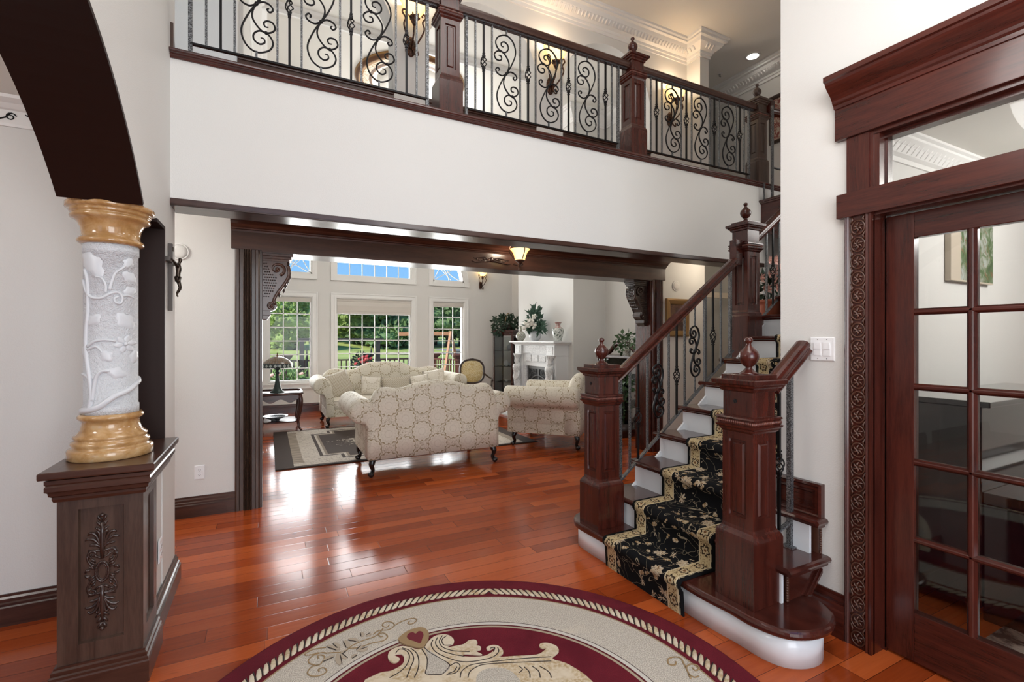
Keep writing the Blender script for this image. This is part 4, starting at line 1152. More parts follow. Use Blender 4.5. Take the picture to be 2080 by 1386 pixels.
vine([lo(205,560),lo(240,580),lo(268,640)],.006)
vine([hi(300,1120),hi(330,1250),hi(390,1315),hi(490,1325),hi(600,1268),hi(690,1255),hi(735,1310),hi(715,1375),hi(660,1370),hi(645,1325),hi(690,1300)],.006)
vine([hi(590,1230),hi(620,1120),hi(660,1030),hi(760,950),hi(790,860)],.0055)
vine([hi(545,1260),hi(545,1180),hi(500,1100),hi(430,1085)],.005)
vine([hi(735,1290),hi(800,1280),hi(870,1300)],.005)
def leafrel(c,ang,L,Wd,h=.006,lobes=True):
    s=b.mark(); sx_,z=c
    n=7
    for side in (0,):
        rows=[]
        for i in range(n+1):
            t=i/n; w=Wd*math.sin(PI*min(1,t*.95+.03))**.8*(1+(.22*math.sin(t*PI*5) if lobes else 0)); row=[]
            for j in range(-3,4):
                q=j/3; lx=t*L; lw=q*w
                a=sx_*R0+lx*math.cos(ang)-lw*math.sin(ang); zz=z+lx*math.sin(ang)+lw*math.cos(ang)
                row.append(onshaft(a/R0,zz,R0+.0005+h*(1-abs(q)**1.5)*(.6+.4*abs(q)**.5 if j else .55)*(1 if 0<i<n else .2)))
            rows.append(row)
        b.loft(rows,False,False,True)
leafrel(lo(385,530),-.35,.075,.024); leafrel(lo(350,380),-.9,.055,.022); leafrel(lo(600,190),2.3,.085,.030); leafrel(lo(250,170),.9,.06,.02)
leafrel(hi(500,1085),2.1,.13,.034); leafrel(hi(900,1110),2.5,.06,.022); leafrel(hi(770,960),1.1,.05,.018,.009); leafrel(hi(900,1200),3.6,.05,.02)
for (fx,fy,rr) in ((535,322,.036),):
    for k in range(6):
        leafrel((lo(fx,fy)[0]+.06*math.cos(k*PI/3+.2),lo(fx,fy)[1]+.006*math.sin(k*PI/3+.2)),k*PI/3+.2,rr,.012,.006,False)
    b.sphere(onshaft(*lo(fx,fy),R0+.004),.009,8,6)
leafrel(lo(600,480),1.4,.06,.018); leafrel(lo(215,420),1.5,.05,.016)
b.build('carved_relief',M['white_marble_smooth'],sh)
# crucifix ------------------------------------------------------------------
cf=thing('crucifix','small bronze crucifix with dark wood cross on the left wall','crucifix',(-.50,3.262,1.61))
b=MB(); b.box(-.499,-.478,3.250,3.274,1.612,1.988,.002); b.build('upright',M['cross_wood'],cf)
b=MB(); b.box(-.4985,-.476,3.150,3.374,1.878,1.902,.002); b.build('crossbar',M['cross_wood'],cf)
b=MB(); b.box(-.480,-.472,3.247,3.277,1.945,1.968,.003); b.build('scroll_plate',M['bronze_figure'],cf)
def skin_obj(name, verts, edges, radii, mat, parent, sub=2, root=0):
    me=bpy.data.meshes.new(name); Mi=wm(parent).inverted(); me.from_pydata([tuple(Mi@Vector(v)) for v in verts],edges,[])
    o=bpy.data.objects.new(name,me); COL.objects.link(o); o.parent=parent
    md=o.modifiers.new('skin','SKIN'); md.use_smooth_shade=True
    for i,sv in enumerate(me.skin_vertices[0].data):
        r=radii[i]; sv.radius=(r,r) if not isinstance(r,tuple) else r; sv.use_root=(i==root)
    o.modifiers.new('sub','SUBSURF').levels=sub; o.modifiers['sub'].render_levels=sub
    me.materials.append(mat); return o
X_=-.458; Y_=3.262
V=[(X_,Y_,1.795),(X_+.004,Y_,1.815),(X_+.008,Y_,1.845),(X_+.004,Y_,1.866),(X_+.010,Y_+.001,1.880),(X_+.016,Y_+.003,1.897),(X_+.012,Y_+.003,1.912),
   (X_+.002,Y_-.022,1.862),(X_-.006,Y_-.055,1.880),(X_-.012,Y_-.090,1.893),(X_+.002,Y_+.022,1.862),(X_-.006,Y_+.055,1.880),(X_-.012,Y_+.090,1.893),
   (X_+.006,Y_-.010,1.780),(X_+.016,Y_-.008,1.742),(X_-.002,Y_-.005,1.708),(X_+.004,Y_-.004,1.692),
   (X_+.006,Y_+.010,1.780),(X_+.016,Y_+.008,1.742),(X_-.002,Y_+.004,1.706),(X_+.004,Y_+.003,1.690)]
E=[(0,1),(1,2),(2,3),(3,4),(4,5),(5,6),(3,7),(7,8),(8,9),(3,10),(10,11),(11,12),(0,13),(13,14),(14,15),(15,16),(0,17),(17,18),(18,19),(19,20)]
Rr=[.013,.012,.016,.013,.006,.011,.009,.008,.006,.005,.008,.006,.005,.010,.008,.005,.005,.010,.008,.005,.005]
skin_obj('figure',V,E,Rr,M['bronze_figure'],cf)
b=MB(); b.lathe([(.013,1.775),(.016,1.79),(.017,1.80),(.015,1.806),(.010,1.806)],(X_+.004,Y_,0),14); b.tube([(X_+.012,Y_-.014,1.80),(X_+.014,Y_-.022,1.785),(X_+.008,Y_-.022,1.765)],[.006,.006,.003],6); b.build('loincloth',M['bronze_figure'],cf)
# round plates and outlets ----------------------------------------------------
def roundplate(x,y,z,label):
    t=thing('wall_speaker',label,'wall speaker',(x,y,z),0)
    rings=lambda prof:[[(x+r*math.cos(2*PI*i/36),y-d,z+r*math.sin(2*PI*i/36)) for i in range(36)] for r,d in prof]
    b=MB(); b.loft(rings([(.068,0),(.068,.008),(.062,.012),(.056,.010)]),True,False,True); b.build('trim_ring',M['trim_white'],t)
    b=MB(); b.loft(rings([(.056,.002),(.054,.010),(.03,.013),(.001,.014)]),True,True,True); b.build('grille',M['wall_paint'],t)
roundplate(-.64,4.68,2.162,'round cream wall plate behind the crucifix'); roundplate(4.828,4.68,2.162,'round cream wall plate above the framed picture')
def outlet(name,label,cat,o,ux,n,w=.072,h=.116,kind='outlet'):
    o=Vector(o); ux=Vector(ux); n=Vector(n); t=thing(name,label,cat,tuple(o))
    def P(a,z,d): p=o+ux*a+n*d; return (p.x,p.y,o.z+z)
    def slab(b,a0,a1,z0,z1,d0,d1):
        vs=[P(a,z,d) for d in (d0,d1) for a,z in ((a0,z0),(a1,z0),(a1,z1),(a0,z1))]
        b.add(vs,[(0,3,2,1),(4,5,6,7),(0,1,5,4),(1,2,6,5),(2,3,7,6),(3,0,4,7)])
    b=MB(); b.loft([[P(sx*(w/2-e),0+sz*(h/2-e),d) for sx,sz in ((-1,-1),(1,-1),(1,1),(-1,1))] for e,d in ((0,0),(0,.004),(.004,.0065))],True,True,False); b.build('cover_plate',M['switch_white'],t)
    if kind=='outlet':
        for s in (1,-1):
            b=MB(); b.loft([[P(.017*math.cos(2*PI*i/20),s*.0195+.0145*math.sin(2*PI*i/20),d) for i in range(20)] for d in (.006,.009)],True,True,False); so=b.build('socket',M['switch_white'],t)
            b=MB(); slab(b,-.0075,-.005,s*.0195-.001,s*.0195+.008,.009,.0094); slab(b,.005,.0075,s*.0195-.001,s*.0195+.007,.009,.0094); slab(b,-.002,.002,s*.0195-.009,s*.0195-.005,.009,.0094); b.build('slots',M['dark_void'],so)
    elif kind=='switch':
        for a in (-.022,.022):
            b=MB(); slab(b,a-.0165,a+.0165,-.033,.033,.006,.0095); slab(b,a-.0165,a+.0165,.0,.033,.0095,.0115); b.build('rocker',M['switch_white'],t)
        b=MB()
        for a in (-.022,.022):
            for z in (-.048,.048): b.sphere(P(a,z,.0065),.0022,8,5)
        b.build('screws',M['screen_iron'],t)
    return t
outlet('wall_outlet','white double outlet on the wall left of the wide opening','outlet',(-.503,4.68,.356),(1,0,0),(0,-1,0))
outlet('wall_outlet','white outlet seen edge-on low on the left wall beside the pedestal','outlet',(-.50,3.03,.362),(0,1,0),(1,0,0))
outlet('light_switch','white double rocker switch on the wall beside the French door','light switch',(2.49,1.437,1.402),(0,-1,0),(-1,0,0),.118,.118,'switch')
# ------------------------------------------------------------------ living room furniture
def cabriole(x,y,dx,dy,H=.20,top=.036):
    """one claw-foot leg in local coordinates; knee points to (dx,dy)"""
    b=MB()
    pts=[(x-dx*.02,y-dy*.02,H+.02),(x+dx*.010,y+dy*.010,H*.82),(x+dx*.016,y+dy*.016,H*.62),(x-dx*.004,y-dy*.004,H*.38),(x+dx*.002,y+dy*.002,H*.20),(x+dx*.02,y+dy*.02,H*.12)]
    P=spline(pts,4); n=len(P)
    rad=[interp([(0,top),(.25,top*.92),(.5,top*.62),(.8,top*.42),(1,top*.55)],i/(n-1)) for i in range(n)]
    b.tube(P,rad,9); b.sphere((x+dx*.026,y+dy*.026,.030),.030,10,8,1,1,1)
    for a in (-.7,0,.7):
        ca,sa=math.cos(a),math.sin(a); ux,uy=dx*ca-dy*sa,dx*sa+dy*ca
        b.tube([(x+dx*.012+ux*.006,y+dy*.012+uy*.006,.062),(x+dx*.026+ux*.024,y+dy*.026+uy*.024,.048),(x+dx*.026+ux*.032,y+dy*.026+uy*.032,.026)],[.008,.0085,.005],6)
    return b
def sofa(name,label,cat,loc,rotz,W,topf,D=.86,arm_w=.16,seat_z=.46,cush=True,bot=.19,arm_top=.83,group=None,n_cush=1,bowed=True):
    """front faces local -y; W is the width between the outer faces of the base"""
    t=thing(name,label,cat,loc,rotz,group)
    hw=W/2; yb=D/2; yf=-D/2
    # back
    b=MB(); N=36; rings=[]
    for i in range(N+1):
        x=-hw+W*i/N; zt=topf(x)
        bev=.045*(1 if 0<i<N else .4); th=.17
        yoff=0 if 0<i<N else .012
        r=[(x,yb-yoff,bot)]+[(x,yb+.0-yoff,bot+(zt-.06-bot)*q) for q in (.33,.66,1.0)]
        r+=[(x,yb-.012,zt-.03),(x,yb-.045,zt-.006),(x,yb-.085,zt),(x,yb-.13,zt-.012),(x,yb-.165,zt-.05),(x,yb-.20,zt-.16),(x,yb-.225,seat_z-.06),(x,yb-.20,bot)]
        rings.append(r)
    b.loft(rings,True,True,True); b.build('backrest',M['damask'],t,uv=True,local=True)
    # base
    b=MB(); 
    front=[]
    for i in range(13):
        x=-hw+.01+(W-.02)*i/12; q=(1-(abs(x)/hw)**2) if bowed else 0
        front.append((x,yf-.015-.03*q))
    outl=front+[(hw-.01,yb-.02),(-hw+.01,yb-.02)]
    b.loft([[(x,y,z) for x,y in outl] for z in (bot,bot+.006,.31,.315)],True,True,False); b.build('seat_base',M['damask'],t,uv=True,local=True)
    # cushions
    iw=hw-arm_w*.62
    for c in range(n_cush):
        xa=-iw+2*iw*c/n_cush+.004; xb=-iw+2*iw*(c+1)/n_cush-.004
        b=MB(); fr=[(xa+(xb-xa)*i/10,yf-.02-(.03*(1-((xa+(xb-xa)*i/10)/hw)**2) if bowed else 0)) for i in range(11)]
        ol=fr+[(xb,yb-.21),(xa,yb-.21)]
        cxm=(xa+xb)/2
        def off(o,d): return [(x+(cxm-x)/max(.01,abs(cxm-x))*d if abs(cxm-x)>d else x, y+d*(1 if y<0 else -1)) for x,y in o]
        b.loft([[(x,y,z) for x,y in off(ol,d)] for d,z in ((.02,.315),(.004,.328),(0,.35),(0,seat_z-.045),(.006,seat_z-.018),(.025,seat_z-.002),(.08,seat_z+.010),(.16,seat_z+.014))],True,True,True)
        cu=b.build('seat_cushion',M['damask_pale'],t,uv=True,local=True)
        b=MB(); b.tube([(x,y,seat_z-.012) for x,y in off(fr,.004)],.005,5); b.build('piping',M['damask_pale'],cu,local=True)
    # rolled arms
    for s in (-1,1):
        zc=arm_top-.135; rc=.135; xc=hw+.045
        prof=[(hw-.015,bot),(hw-.012,.40),(hw-.005,.50),(hw+.02,.555)]
        prof+=[(xc+rc*math.cos(a),zc+rc*math.sin(a)) for a in [R(-62)+R(62+170)*k/14 for k in range(15)]]
        prof+=[(hw-arm_w+.055,.62),(hw-arm_w+.03,.50),(hw-arm_w+.03,.30),(hw-arm_w+.03,bot)]
        cxx=hw-.02; czz=.5
        def ins(d): return [(s*(x+(cxx+.03-x)*d),z+(czz-z)*d*.55) for x,z in prof]
        def insr(d):
            out=[]
            for x,z in prof:
                if z>.55: out.append((s*(xc-.01+(x-xc+.01)*(1-d*2.2)),zc+(z-zc)*(1-d*2.2)))
                else: out.append((s*(x+(cxx-.05-x)*d),z+(.02 if z>bot+.01 else 0)*0))
            return out
        b=MB(); rr=[]
        for d,y in ((.10,yf-.035),(.03,yf-.030),(0,yf-.012),(0,yf+.05),(0,0),(0,yb-.16),(0,yb-.06),(.05,yb-.02),(.16,yb-.004)):
            rr.append([(x,y,z) for x,z in insr(d)])
        b.loft(rr,True,True,True); a=b.build('armrest',M['damask'],t,uv=True,local=True)
        b=MB()
        sp=[(s*(xc-.005+(.098-.0034*k)*math.cos(k*.36+2.2)),yf-.034,zc+(.098-.0034*k)*math.sin(k*.36+2.2)) for k in range(26)]
        b.tube(sp,.006,5,flat=((0,1,0),.6)); b.build('scroll_piping',M['damask'],a,local=True,uv=True)
    for sx,sy in ((-1,-1),(1,-1),(-1,1),(1,1)):
        d=.707; cabriole(sx*(hw-.055),sy*(D/2-.055),sx*d,sy*d,bot).build('leg',M['dark_leg'],t,local=True)
    return t
def camel(hw,zs,zd,zh,ze):
    P=[(-hw,ze),(-hw*.965,ze+.10),(-hw*.87,zs-.02),(-hw*.74,zs),(-hw*.60,zd+.0),(-hw*.48,zd+.01),(-hw*.28,zh-.02),(0,zh)]
    S=spline(P,8)
    return lambda x: interp([(p[0],p[1]) for p in S],-abs(x))
sofa('loveseat','cream damask loveseat with its curved back turned to the viewer','loveseat',(1.675,5.55,0),PI,1.50,camel(.75,.94,.925,1.0,.70),.90)
sofa('sofa','cream damask camelback sofa below the wide middle window','sofa',(1.95,8.72,0),0,2.26,camel(1.13,.93,.905,1.04,.72),.98,n_cush=2)
def roundback(hw,zt): 
    P=[(-hw,.72),(-hw*.93,.84),(-hw*.7,zt-.06),(-hw*.35,zt-.01),(0,zt)]
    S=spline(P,6); return lambda x: interp([(p[0],p[1]) for p in S],-abs(x))
ac=sofa('armchair','cream damask armchair seen from its side in front of the fireplace','armchair',(3.60,5.80,0),R(-136),.92,roundback(.46,.99),.97,n_cush=1,bowed=True)
def pillow(label,loc,rot,w,h,mat,th=.13):
    t=bpy.data.meshes.new('p'); bpy.data.meshes.remove(t)
    b=MB(); n=10; 
    for sgn in (1,-1):
        rows=[]
        for i in range(n+1):
            u=-1+2*i/n; row=[]
            for j in range(n+1):
                v=-1+2*j/n; f=(1-u*u)**.5*(1-v*v)**.5 if abs(u)<1 and abs(v)<1 else 0
                px=u*w/2*(1-.10*(1-abs(v)**2)*abs(u)**3*0-.07*(1-v*v)*abs(u)); pz=v*h/2*(1-.07*(1-u*u)*abs(v))
                row.append((px,sgn*th/2*f**.8,pz+h/2))
            rows.append(row)
        b.loft(rows,False,False,True)
    o=b.build('throw_pillow',M[mat],None,uv=True); o.location=loc; o.rotation_euler=rot
    bm=bmesh.new(); bm.from_mesh(o.data); bmesh.ops.remove_doubles(bm,verts=bm.verts[:],dist=.002); bmesh.ops.recalc_face_normals(bm,faces=bm.faces[:]); bm.to_mesh(o.data); bm.free()
    tag(o,label,'pillow','throw pillows on the window sofa')
    return o
pillow('large lattice pattern pillow leaning in the left corner of the window sofa',(1.16,8.62,.465),(R(-22),R(-14),R(20)),.46,.46,'lattice_fabric',.17)
pillow('small plain cream pillow right of the large lattice pillow',(1.60,8.58,.475),(R(-20),R(6),R(4)),.36,.34,'damask_pale')
pillow('wide lattice lumbar pillow in the middle of the window sofa',(2.08,8.66,.475),(R(-18),R(-3),R(-2)),.56,.32,'lattice_fabric')
pillow('small plain cream pillow right of the lumbar pillow',(2.52,8.62,.475),(R(-20),R(-8),R(-6)),.36,.34,'damask_pale')
pillow('tall cream pillow in the right corner of the window sofa',(2.84,8.74,.475),(R(-14),R(-10),R(-22)),.42,.42,'damask_pale',.15)
# French chair ------------------------------------------------------------------
fc=thing('french_chair','oval-back chair in gold brocade with a dark carved frame behind the loveseat','chair',(3.66,8.75,0),R(-8))
def oval(z0,z1,w,n=28):
    zc=(z0+z1)/2; h=(z1-z0)/2
    return [(w/2*math.copysign(abs(math.cos(a))**.75,math.cos(a)),zc+h*math.copysign(abs(math.sin(a))**.75,math.sin(a))) for a in [2*PI*i/n for i in range(n)]]
b=MB(); b.tube([(x,.28+.10*(z-.5),z) for x,z in oval(.56,1.04,.50)],.021,8,True); 
for k in range(5): b.sphere(((k-2)*.03,.325,1.055-.006*abs(k-2)),.018,8,6)
b.build('back_frame',M['carved_dark'],fc,local=True)
b=MB(); b.loft([[(x*k,.28+.10*(z-.5)+d,.80+(z-.80)*k) for x,z in oval(.58,1.02,.46)] for k,d in ((.98,.02),(1,0),(.98,-.015),(.7,-.035),(.3,-.045),(.02,-.047))],True,True,True); b.build('back_cushion',M['gold_brocade'],fc,local=True,uv=True)
b=MB(); b.loft([[(x*.30*k,-.02+y*.28*k,z) for x,y in [(math.copysign(abs(math.cos(a))**.6,math.cos(a)),math.copysign(abs(math.sin(a))**.6,math.sin(a))) for a in [2*PI*i/24 for i in range(24)]]] for k,z in ((.97,.42),(1,.44),(.98,.475),(.8,.50),(.3,.51))],True,True,True); b.build('seat',M['gold_brocade'],fc,local=True,uv=True)
b=MB(); b.box(-.29,.29,-.29,.25,.36,.42,.015); b.build('seat_frame',M['carved_dark'],fc,local=True)
for sx in (-1,1):
    cabriole(sx*.25,-.25,sx*.7,-.7,.37,.030).build('leg',M['carved_dark'],fc,local=True)
    b=MB(); b.tube([(sx*.22,.22,.56),(sx*.225,.23,.40),(sx*.235,.27,0)],[.022,.024,.016],8); b.build('leg',M['carved_dark'],fc,local=True)
    b=MB(); b.tube(spline([(sx*.24,.30,.76),(sx*.29,.15,.70),(sx*.31,-.05,.67),(sx*.30,-.15,.64)],4),.018,7); b.tube([(sx*.29,-.12,.64),(sx*.27,-.16,.52),(sx*.27,-.15,.40)],.017,7); b.build('armrest',M['carved_dark'],fc,local=True)
# side table, lamp, bowl --------------------------------------------------------
TX,TY=.17,8.60
tb=thing('side_table','dark carved side table with a lower shelf at the left window','side table',(TX,TY,0))
def wavy(hw,hd,n=44,amp=.018):
    out=[]
    for i in range(n):
        a=2*PI*i/n; c,s_=math.cos(a),math.sin(a); q=(abs(c)**6+abs(s_)**6)**(-1/6); k=1+amp*math.cos(8*a)
        out.append((hw*c*q*k,hd*s_*q*k))
    return out
b=MB(); b.loft([[(TX+x*k,TY+y*k,z) for x,y in wavy(.34,.38)] for k,z in ((.93,.575),(.985,.58),(1,.588),(.995,.60),(.965,.607),(.945,.600),(.94,.596))],True,True,True); b.build('top',M['mahogany_h'],tb)
b=MB(); b.tube([(TX+x*.955,TY+y*.955,.606+.006*abs(math.sin(i*PI/5.5))) for i,(x,y) in enumerate(wavy(.34,.38))],.009,6,True)
b.build('carved_gallery',M['carved_dark'],tb)
b=MB()
N=24
for (ax,ay,bx_,by) in ((-.29,-.33,.29,-.33),(.29,-.33,.29,.33),(.29,.33,-.29,.33),(-.29,.33,-.29,-.33)):
    d=Vector((bx_-ax,by-ay)).normalized(); nn=Vector((d.y,-d.x))*.012
    top=[];botm=[]
    for i in range(N+1):
        q=i/N; x=TX+ax+(bx_-ax)*q; y=TY+ay+(by-ay)*q; z=.50+.030*math.cos(q*PI*4)-.016*math.sin(q*PI)
        top.append((x,y,.578)); botm.append((x,y,z))
    b.loft([[p,q,(q[0]+nn.x,q[1]+nn.y,q[2]),(p[0]+nn.x,p[1]+nn.y,p[2])] for p,q in zip(top,botm)],True,True,False)
b.build('apron',M['mahogany_h'],tb)
b=MB(); b.loft([[(TX+x*.8,TY+y*.8,z) for x,y in wavy(.30,.34)] for z in (.135,.155)],True,True,False); b.build('shelf',M['mahogany_h'],tb)
for sx in (-1,1):
    for sy in (-1,1):
        x,y=TX+sx*.275,TY+sy*.315; d=.707
        P=spline([(x,y,.57),(x+sx*.018,y+sy*.018,.48),(x+sx*.004,y+sy*.004,.32),(x-sx*.022,y-sy*.022,.16),(x-sx*.004,y-sy*.004,.06),(x+sx*.022,y+sy*.022,.015)],4); n=len(P)
        b=MB(); b.tube(P,[interp([(0,.034),(.25,.034),(.55,.021),(.85,.016),(1,.020)],i/(n-1)) for i in range(n)],8); b.build('leg',M['mahogany'],tb)
m=Mat('tiffany_glass',(.3,.25,.2),.3,coat=.3)
c=m.coord('Object'); x,y,z=m.xyz(c); th=x.atan2(y); 
seg=((th*16/PI).fract()-.5).abs().gt(.44); row=((z*36.0).fract()-.5).abs().gt(.46)
n=m.noise(m.scale(c,(1,1,1)),22,2,.5); lead=seg.max(row*z.gt(.075))
dia=(((th*10/PI).fract()-.5).abs()+(((z-.03)*22.0)).abs()*.55)
lowb=z.lt(.068)
colA=m.mix(n.step(.4,.6),(.17,.095,.05),(.21,.165,.125)); colA=m.mix(n.step(.6,.75),colA,(.09,.115,.125))
colB=m.mix(dia.lt(.36),(.02,.028,.03),(.38,.42,.39))
cc=m.mix(lowb,colA,colB); cc=m.mix(lead*(1.0-lowb),cc,(.02,.02,.02)); m.set('Base Color',cc); M['tiffany']=m.m
lp=thing('table_lamp','leaded stained-glass table lamp on a dark bronze base on the side table','table lamp',(.13,8.46,.604))
b=MB(); b.lathe([(.215,0),(.219,.005),(.217,.06),(.207,.075),(.175,.112),(.13,.145),(.08,.168),(.04,.18),(.012,.185)],(0,0,0),40); so=b.build('shade',M['tiffany'],lp,local=True); so.location=(0,0,.40)
b=MB(); b.lathe([(.012,.58),(.02,.588),(.012,.596),(.008,.61),(.010,.625),(.001,.64)],(0,0,0),12); b.build('finial',M['iron_rust'],lp,local=True)
plain('bronze_green',(.035,.05,.045),.4,metal=.6)
b=MB(); b.lathe([(.105,0),(.108,.008),(.10,.02),(.07,.045),(.05,.09),(.035,.16),(.024,.24),(.02,.29),(.03,.31),(.035,.325),(.02,.34),(.024,.36),(.045,.375),(.045,.40),(.015,.42),(.01,.58)],(0,0,0),20); b.build('base',M['bronze_green'],lp,local=True)
bo=thing('decorative_bowl','blue-grey patterned bowl on the lower shelf of the side table','bowl',(.10,8.52,.157))
m=Mat('blue_china',(.5,.5,.5),.25,coat=.3); n=m.noise(m.coord('Object'),26,4,.6,1.5); m.set('Base Color',m.mix(n.step(.45,.55),(.34,.37,.38),(.06,.08,.10))); M['blue_china']=m.m
b=MB(); b.lathe([(.06,0),(.065,.012),(.10,.03),(.16,.055),(.185,.072),(.19,.076),(.184,.078),(.15,.062),(.09,.036),(.001,.024)],(0,0,0),36); b.build('body',M['blue_china'],bo,local=True)
# living-room rug ----------------------------------------------------------------
m=Mat('living_rug_pile',(.3,.25,.2),.9)
x,y,z=m.xyz(m.coord('Object')); ax=x.abs(); ay=y.abs()
hx,hy=1.66,1.19
e=(hx-ax).min(hy-ay)
n=m.noise(m.vec(x,y),9,5,.65,1.8); nf=m.noise(m.vec(x,y),55,2,.5)
brown=(.050,.033,.026); cream=(.56,.50,.43); taup=(.25,.20,.155)
c0=m.mix(((n-.5).abs()).lt(.012),cream,(.20,.16,.13)); c0=m.mix(n.step(.62,.68),c0,(.40,.34,.28))
inner=((1.06-ax).min(.66-ay)).max((.82-ax).min(.86-ay))
c0=m.mix(inner.gt(-.10)*inner.lt(-.06),c0,brown); c0=m.mix(inner.gt(-.03)*inner.lt(-.0),c0,taup)
field=m.mix((n+((ax*.9)*(ax*.9)+(ay*1.6)*(ay*1.6)).sqrt()*-.55).gt(.18),brown,m.mix(nf.step(.4,.6),(.58,.53,.46),(.34,.28,.22)))
c0=m.mix(inner.gt(0.0),c0,field)
c0=m.mix(e.lt(.30)*e.gt(.19)*ax.gt(hx-.31),c0,m.mix(((x+y)*60.0).sin().step(-.2,.4),taup,(.36,.30,.235)))
c0=m.mix(e.lt(.055),c0,brown); c0=m.mix(ax.gt(hx-.19),c0,brown)
m.set('Base Color',c0); m.bump(nf,.3,.003); M['living_rug']=m.m
b=MB(); b.box(-hx,hx,-hy,hy,0,.014,.004); o=b.build('area_rug',M['living_rug']); o.location=(1.73,7.07,0.0); tag(o,'brown and cream rectangular rug between the sofa and the loveseat','rug')
# fireplace ------------------------------------------------------------------------
XM=4.36
fp=thing('fireplace_mantel','white carved fireplace mantel with figure columns against the chimney breast','fireplace',(4.5,7.68,0))
ya,yb_=6.93,8.42
b=MB(); sh=[(0,1.352),(.012,1.352),(.02,1.365),(.04,1.372),(.05,1.385),(.085,1.392),(.09,1.40),(.09,1.42),(0,1.42)]
sweep(b,sh,[(4.64,yb_),(XM,yb_),(XM,ya),(4.64,ya)]); b.box(XM,4.64,ya,yb_,1.36,1.4195); b.build('shelf',M['mantel_white'],fp)
b=MB(); b.box(XM+.03,4.64,ya+.02,yb_-.02,1.185,1.355); b.build('frieze',M['mantel_white'],fp)
b=MB(); b.box(XM+.018,XM+.03,ya+.30,yb_-.30,1.20,1.34,.004); b.build('frieze_carving',M['mantel_carved'],fp)
for s,yc in ((1,ya+.14),(-1,yb_-.14)):
    b=MB(); b.box(XM-.012,4.64,yc-.13,yc+.13,1.165,1.352,.006); blk=b.build('corner_block',M['mantel_white'],fp)
    b=MB(); b.box(XM-.02,XM-.01,yc-.085,yc+.085,1.19,1.33,.006); b.build('rosette_panel',M['mantel_carved'],blk)
    b=MB(); b.box(XM+.03,4.64,yc-.12,yc+.12,.0,1.166); b.box(XM-.02,4.64,yc-.14,yc+.14,0,.16,.008); b.build('pilaster',M['mantel_white'],fp)
    b=MB()
    P=[(XM-.005,yc,.16),(XM-.02,yc,.30),(XM+.0,yc+s*.01,.50),(XM-.025,yc+s*.01,.68),(XM-.03,yc,.80),(XM-.035,yc,.90),(XM-.015,yc,.97),(XM-.02,yc,1.0),(XM-.03,yc,1.05),(XM-.01,yc,1.165)]
    b.tube(spline(P,4),[interp([(0,.10),(.2,.085),(.45,.07),(.6,.085),(.72,.06),(.76,.045),(.84,.055),(.92,.05),(1,.10)],i/36) for i in range(37)],10)
    for q in range(5): b.tube([(XM-.05,yc+(q-2)*.03,.18),(XM-.065,yc+(q-2)*.022+.02,.42),(XM-.05,yc+(q-2)*.018-.01,.66)],.012,6)
    b.tube(spline([(XM-.02,yc+.06,.84),(XM-.06,yc+.08,.74),(XM-.08,yc+.02,.70)],3),.022,7); b.tube(spline([(XM-.02,yc-.06,.84),(XM-.05,yc-.09,.74),(XM-.08,yc-.02,.66)],3),.022,7)
    b.build('figure_column',M['mantel_carved'],fp)
b=MB(); b.box(XM+.06,4.64,ya+.26,yb_-.26,.955,1.186); b.box(XM+.045,4.64,ya+.30,yb_-.30,1.03,1.18,.004); b.build('lintel',M['mantel_white'],fp)
b=MB()
for yc in (7.42,7.68,7.94): b.box(XM+.03,XM+.05,yc-.10,yc+.10,1.045,1.165,.008)
b.build('lintel_panels',M['mantel_carved'],fp)
b=MB(); b.box(XM+.07,4.64,ya+.24,ya+.32,0,.96); b.box(XM+.07,4.64,yb_-.32,yb_-.24,0,.96); b.build('inner_jambs',M['mantel_carved'],fp)
b=MB(); b.box(4.60,4.645,ya+.3,yb_-.3,0,.96); b.build('firebox',M['dark_void'],fp)
b=MB(); b.box(4.0,4.64,6.86,8.50,0,.035,.008); b.build('hearth',M['mantel_white'],fp)
fs=thing('fire_screen','dark fireplace doors with arched scrolled iron frame','fireplace screen',(XM+.12,7.68,.035))
XS=XM+.115; yl_,yr=7.26,8.10
b=MB(); frame=[(yl_,.04),(yr,.04),(yr,.95),(yl_,.95)]
b.box(XS-.012,XS+.012,yl_,yl_+.05,.036,.95); b.box(XS-.012,XS+.012,yr-.05,yr,.036,.95); b.box(XS-.012,XS+.012,yl_+.05,yr-.05,.90,.95); b.box(XS-.013,XS+.012,7.655,7.705,.036,.90); b.build('frame',M['screen_iron'],fs)
b=MB(); b.box(XS,XS+.006,yl_+.05,yr-.05,.036,.90); b.build('mesh_door',M['screen_mesh'],fs)
b=MB(); b.tube([(XS-.012,7.68+.37*math.cos(a),.50+.28*math.sin(a)) for a in [PI*i/24 for i in range(25)]],.012,6)
for s in (-1,1):
    for (oy,oz,r0,ph) in ((.13,.845,.05,0),(.24,.83,.055,1),(.32,.76,.045,2),(.335,.66,.032,.5)):
        b.tube([(XS-.012,7.68+s*(oy+(r0-r0*.055*k)*math.cos(k*.55+ph)),oz+(r0-r0*.055*k)*math.sin(k*.55+ph)) for k in range(16)],.0055,5)
b.build('scrollwork',M['screen_iron'],fs)
